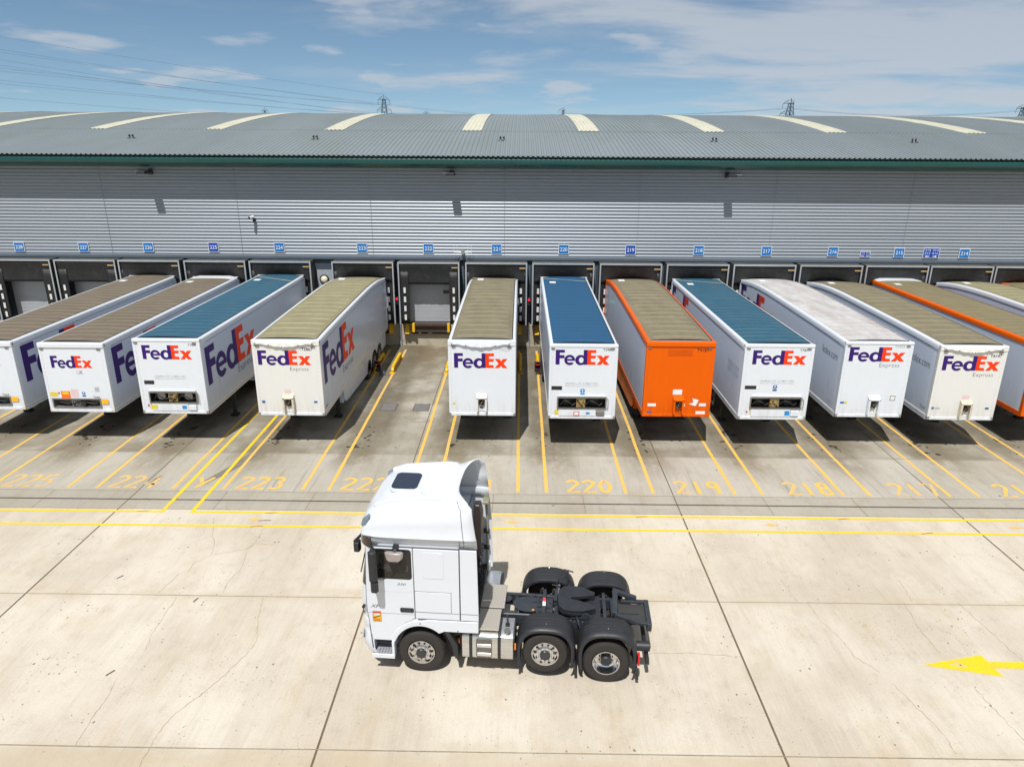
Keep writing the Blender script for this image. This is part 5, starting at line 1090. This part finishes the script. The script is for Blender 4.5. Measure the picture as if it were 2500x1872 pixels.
    for y0, y1, s in ((WN-.0,.50,1),(WF+.0,1.73,-1)):
        for xc, zc in ((2.78,.66),(4.13,.62)):
            g = guard(xc, y0, y1, zc, s); m = MB()
            for q in range(3):
                rr = []
                yy = y0+s*(.17+.1*q)
                for i in range(13):
                    th = R(40+100*i/12); n = 2.7; px = math.copysign(abs(math.cos(th))**(2/n), math.cos(th)); pz = abs(math.sin(th))**(2/n)
                    rr.append([(xc+px*.662,yy+s*a,zc+pz*.662*1.04+b) for a, b in ((0,-.004),(.006,.006),(.018,.006),(.024,-.004))])
                m.loft(rr)
            P('guard_rib', m, BLACKP, g, smooth=40); m = MB(); rnd = random.Random(int(xc*9+y0*3))
            for q in range(3): th = R(55+35*q); m.cyl((xc+.60*math.cos(th),y0+s*(.1+.1*rnd.random()),zc+.69*math.sin(th)),(xc+.62*math.cos(th),y0+s*.14,zc+.712*math.sin(th)),.011,n=8)
            P('guard_bolt', m, ZINC, g)
            P('mud_flap', MB().prism([(xc+.60,zc-.15),(xc+.66,zc-.15),(xc+.70,zc-.45),(xc+.64,zc-.47)],'y',min(y0,y1),max(y0,y1)), BLACKP, g)
        P('mud_flap', MB().prism([(2.14,.5),(2.19,.5),(2.21,.26),(2.16,.25)],'y',min(y0,y1),max(y0,y1)), BLACKP)
    P('tail_lamp', MB().box(4.785,4.835,WN+.0,WN+.15,.52,.78), mk('tail_red', srgb(196,24,30), .25), bevel=.015); P('tail_lamp', MB().box(4.785,4.835,WF-.16,WF,.34,.54), MATS['tail_red'], bevel=.015)
    P('side_marker', MB().box(2.10,2.13,WN-.02,WN,.78,.94), mk('marker_orange', srgb(230,130,20), .4))
    # ---- fuel tank with straps and steps
    tk = [(WN+.04,.47),(WN+.16,.42),(.50,.42),(.58,.50),(.58,1.06),(.50,1.13),(WN+.22,1.13),(WN+.05,1.03),(WN+.015,.93),(WN+.015,.56)]
    tank = P('fuel_tank', MB().prism(tk,'x',.93,2.07), ALU, bevel=.02, seg=3)
    P('tank_end', MB().prism(tk,'x',2.07,2.10), BLACKP, tank, bevel=.01)
    for x in (1.13,1.76):
        sc = [(C0+(-.012 if C0 < .2 else .006), z+(-.006 if z < .8 else .008)) for C0, z in tk]; P('tank_strap', MB().prism(sc,'x',x-.035,x+.035), BLACKP, tank, bevel=.006); P('strap_foot', MB().prism([(x-.06,.42),(x+.06,.42),(x,.34)],'y',WN+.12,WN+.2), BLACKP, tank)
    rc = P('step_recess', MB().prism(rrect(1.25,1.60,.50,.99,.05),'y',WN+.003,WN+.012), mk('recess_steel', srgb(112,108,104), .35, .6, .15, 6), tank, bevel=.003)
    for z in (.55,.78): P('tank_step', MB().box(1.27,1.585,WN-.012,WN+.01,z,z+.085), ALUP, tank, bevel=.012)
    P('tank_cap', MB().cyl((1.93,.04,1.10),(1.93,.0,1.165),.068,n=20), BLACKP, tank, smooth=40); P('filler_neck', MB().cyl((1.92,.22,1.12),(1.92,.22,1.18),.05,n=16).cyl((1.92,.22,1.18),(1.90,.34,1.33),.022,n=8), BLACKP, tank, smooth=40)
    # ---- catwalk and plates
    CW = bpy.data.materials.new('perforated_walkway'); CW.use_nodes = True; t, n = tree(CW); b = t.nodes['Principled BSDF']; b.inputs['Roughness'].default_value = .5; b.inputs['Metallic'].default_value = .3
    O = n('ShaderNodeTexCoord').outputs['Object']; br = n('ShaderNodeTexBrick', ins={'Vector': n('ShaderNodeMapping', ins={0: O, 'Rotation': (0,0,R(90))}).outputs[0], 'Scale': 1.0, 'Color1': (0,0,0,1), 'Color2': (0,0,0,1), 'Mortar': (1,1,1,1), 'Mortar Size': .013, 'Mortar Smooth': .1, 'Brick Width': .058, 'Row Height': .034})
    x = n('ShaderNodeMix', data_type='RGBA', ins={0: br.outputs[0], 6: (*srgb(96,92,88),1), 7: (*srgb(186,180,170),1)}); t.links.new(x.outputs[2], b.inputs['Base Color'])
    P('catwalk', MB().box(1.20,1.80,.76,1.66,1.165,1.195), CW, bevel=.008); P('catwalk', MB().box(1.16,1.74,-.02,.73,1.150,1.180), CW, bevel=.008)
    P('plate_cover', MB().prism(rrect(1.13,1.60,1.66,2.28,.06),'z',1.10,1.16), ALUP, bevel=.01); P('battery_box', MB().box(1.1,1.66,1.62,2.30,.5,1.10), BLACKP, bevel=.02)
    P('cover_screw', MB().cyl((1.55,1.72,1.16),(1.55,1.72,1.166),.014,n=8).cyl((1.55,2.2,1.16),(1.55,2.2,1.166),.014,n=8), DARK)
    # ---- chassis
    for y in (C-.39, C+.39): P('chassis_rail', MB().prism([(-1.0,.72),(4.35,.80),(4.35,1.05),(2.2,1.08),(1.0,1.08),(-1.0,.95)],'y',y-.035,y+.035), CHASS, bevel=.008)
    P('rail_flange', MB().box(1.8,3.0,C-.44,C-.40,1.085,1.092), ZINC); m = MB()
    for i in range(16): m.cyl((3.05+.09*i,C-.43,.98+.03*(i%2)),(3.05+.09*i,C-.445,.98+.03*(i%2)),.012,n=6)
    P('rail_bolt', m, ZINC)
    sh = fill([(1.75,-.40),(3.0,-.40),(3.0,.40),(1.75,.40)], arc(2.35,.02,.38,.30,60,300,12)+[(2.9,-.27),(2.9,.33)], arc(1.8,.2,.13,.14,0,360,12)[:-1], rrect(1.8,1.92,-.32,-.02,.03))
    P('deck_plate', MB().flat(sh, (0,C,1.062), (1,0,0), (0,1,0)), CHASS, normals=False)
    for x, z0, z1, wd in ((1.1,.8,1.0,.1),(2.05,.82,1.02,.08),(2.55,.86,1.07,.06),(2.98,.80,1.06,.08),(3.6,.8,.98,.1),(4.28,.82,1.1,.08)): P('cross_member', MB().box(x-wd/2,x+wd/2,C-.37,C+.37,z0,z1), CHASS, bevel=.006)
    P('cross_bar', MB().box(2.66,2.74,C-.5,C+.52,1.10,1.15), CHASS, bevel=.008); P('reflective_tape', MB().box(2.665,2.735,C-.14,C+.02,1.150,1.154), PAPER); P('reflective_tape', MB().box(2.665,2.735,C+.02,C+.17,1.150,1.154), REDST)
    P('cross_bar', MB().box(4.05,4.13,C-.5,C+.5,1.10,1.14), CHASS, bevel=.008)
    # hidden works between the rails: prop shaft, air tanks, hoses, valves
    P('prop_shaft', MB().cyl((1.2,C,.78),(4.0,C,.62),.055,n=14), GREASE, smooth=40); P('differential', MB().lathe([(.05,-.28),(.2,-.2),(.26,0),(.2,.2),(.05,.28)],(4.1,C,.55),'y',20), GREASE, smooth=50)
    m = MB(); m.cyl((2.1,C+.1,.86),(2.95,C+.1,.86),.12,n=18); P('air_tank', m, BLACKP, smooth=40); P('air_tank', MB().cyl((3.05,C-.20,.84),(3.05,C+.28,.84),.12,n=18), CHASS, smooth=40)
    rnd = random.Random(11)
    for i in range(16):
        x0 = rnd.uniform(2.05,2.8); y0 = C+rnd.uniform(-.3,.3); m = MB(); pts = [(x0,y0,1.0)]
        for k in range(5): pts.append((pts[-1][0]+rnd.uniform(-.05,.22), max(C-.34,min(C+.34,pts[-1][1]+rnd.uniform(-.14,.14))), max(.8,min(1.08,pts[-1][2]+rnd.uniform(-.07,.07)))))
        P('air_line', m.tube(pts, .012+.008*rnd.random(), 6), BLACKP if i % 3 else GREASE, smooth=60)
    for i in range(14):
        x0 = rnd.uniform(2.1,4.0); y0 = C+rnd.uniform(-.32,.32); s_ = rnd.uniform(.03,.07)
        P('valve', MB().box(x0-s_,x0+s_,y0-s_*.7,y0+s_*.7,.9,1.0+s_*.6), (GREASE, CHASS, ZINC, BLACKP)[i % 4], bevel=.008)
    P('valve', MB().cyl((2.45,C-.2,1.0),(2.45,C-.2,1.07),.025,n=10), AMBER); P('yellow_tag', MB().box(.72,.80,.1,.14,.86,.92), AMBER); P('yellow_tag', MB().box(.82,.86,.05,.09,.72,.84), ORST)
    for i in range(5): P('suspension_bag', MB().cyl((3.62 if i < 2 else 4.62,C+(.5 if i % 2 else -.5),.62),(3.62 if i < 2 else 4.62,C+(.5 if i % 2 else -.5),.86),.12,n=16), BLACKP, smooth=40) if i < 4 else None
    # hose hooks beside the fifth wheel
    m = MB(); m.bar((3.02,C+.36,1.1),(3.04,C+.52,1.30),.05).bar((2.96,C+.10,1.12),(2.98,C+.48,1.16),.07); P('hose_arm', m, CHASS, bevel=.006)
    m = MB(); m.bar((3.22,C+.62,1.25),(3.24,C+.64,1.62),.045); m.tube([(3.14,.0+C+.64,1.64),(3.36,C+.62,1.60),(3.36,C+.66,1.56),(3.14,C+.68,1.60),(3.14,C+.64,1.64)],.012,6)
    m.tube([(3.16,C+.62,1.58),(3.02,C+.6,1.5),(2.98,C+.5,1.3)],.009,6); P('hose_hook', m, CHASS, smooth=60)
    m = MB(); m.tube([(2.88,C+.44,1.33),(3.06,C+.43,1.31),(3.06,C+.47,1.28),(2.88,C+.48,1.30),(2.88,C+.44,1.33)],.012,6).bar((2.98,C+.44,1.1),(2.98,C+.46,1.3),.04); P('hose_hook', m, CHASS, smooth=60)
    # fifth wheel
    f = [(3.86,-.20),(3.88,-.31),(3.56,-.47),(3.32,-.49),(3.14,-.44),(3.04,-.30),(3.01,0),(3.04,.30),(3.14,.44),(3.32,.49),(3.56,.47),(3.88,.31),(3.86,.20),(3.46,.055),(3.32,.035),(3.32,-.035),(3.46,-.055)]
    m = MB(); nF = len(f); zt_ = lambda x: 1.30-.045*max(0,(x-3.4))-.10*max(0,(x-3.75))
    top = [(x, C+y, zt_(x)) for x, y in f]; bot = [(x, C+y*.98, zt_(x)-.07) for x, y in f]
    sh = fill(f); m.add([(x, C+y, zt_(x)) for x, y in sh[0]], sh[1]); m.add(top+bot, [(i,(i+1)%nF,(i+1)%nF+nF,i+nF) for i in range(nF)])
    fw = P('fifth_wheel', m, GREASE, normals=False)
    P('fifth_wheel_rim', MB().loft([[(x,C+y*1.0,zt_(x)-.05),(x+(0 if x > 3.2 else -.015),C+y*1.03,zt_(x)-.10),(x,C+y*.95,zt_(x)-.16),(x,C+y*.9,zt_(x)-.06)] for x, y in f[2:11]]), GREASE, fw, smooth=50)
    for s in (-1,1):
        P('pivot_bracket', MB().prism([(3.3,1.06),(3.85,1.06),(3.7,1.2),(3.45,1.24)],'y',C+s*.42-.03,C+s*.42+.03), CHASS, fw, bevel=.008)
    P('mounting_plate', MB().box(3.1,4.0,C-.44,C+.44,1.055,1.075), GREASE, fw)
    P('release_handle', MB().bar((3.45,C-.45,1.12),(3.5,C-.72,1.10),.03), CHASS, fw)
    # rear frame sloping down to the tail
    fr = P('rear_frame', MB().bar((4.30,C-.44,1.24),(4.36,C+.44,1.24),.12,.10), CHASS, bevel=.008)
    for s in (-1,1):
        P('ramp', MB().bar((4.30,C+s*.46,1.24),(4.86,C+s*.45,1.06),.12,.09), CHASS, fr, bevel=.008); P('frame_side', MB().bar((4.5,C+s*.38,1.02),(5.12,C+s*.40,1.0),.10,.07), CHASS, fr, bevel=.008)
    P('tail_beam', MB().box(5.04,5.15,C-.46,C+.46,.84,1.04), CHASS, fr, bevel=.012); P('frame_panel', MB().box(4.42,5.06,C-.36,C+.36,.94,.96), mk('panel_charcoal', srgb(56,56,56), .6), fr); P('panel_rib', MB().box(4.45,4.9,C-.03,C+.0,.96,.985), MATS['panel_charcoal'], fr)
    m = MB()
    for i in range(4): m.cyl((5.150,C-.36+.08*i,.9),(5.158,C-.36+.08*i,.9),.016,n=10)
    P('beam_hole', m, DARK, fr); P('rear_underrun', MB().box(4.98,5.06,WN+.2,WF-.2,.42,.56), BLACKP, bevel=.01); P('rear_air_tank', MB().cyl((4.75,WN+.42,.72),(5.08,WN+.42,.72),.11,n=18), BLACKP, smooth=40, bevel=.01)
    P('number_plate', MB().box(5.152,5.158,C-.26,C+.26,.62,.73), AMBER)
    P('engine_block', MB().box(-.7,.9,C-.42,C+.42,.5,1.3), DARK)
    # steering wheel, seat backs behind the glass are too dark to read; a wiper on the screen
    P('wiper', MB().bar((-1.39,.4,2.2),(-1.30,.7,2.75),.02).bar((-1.39,1.3,2.2),(-1.30,1.6,2.75),.02), BLACKP)
    return T
build_tractor()
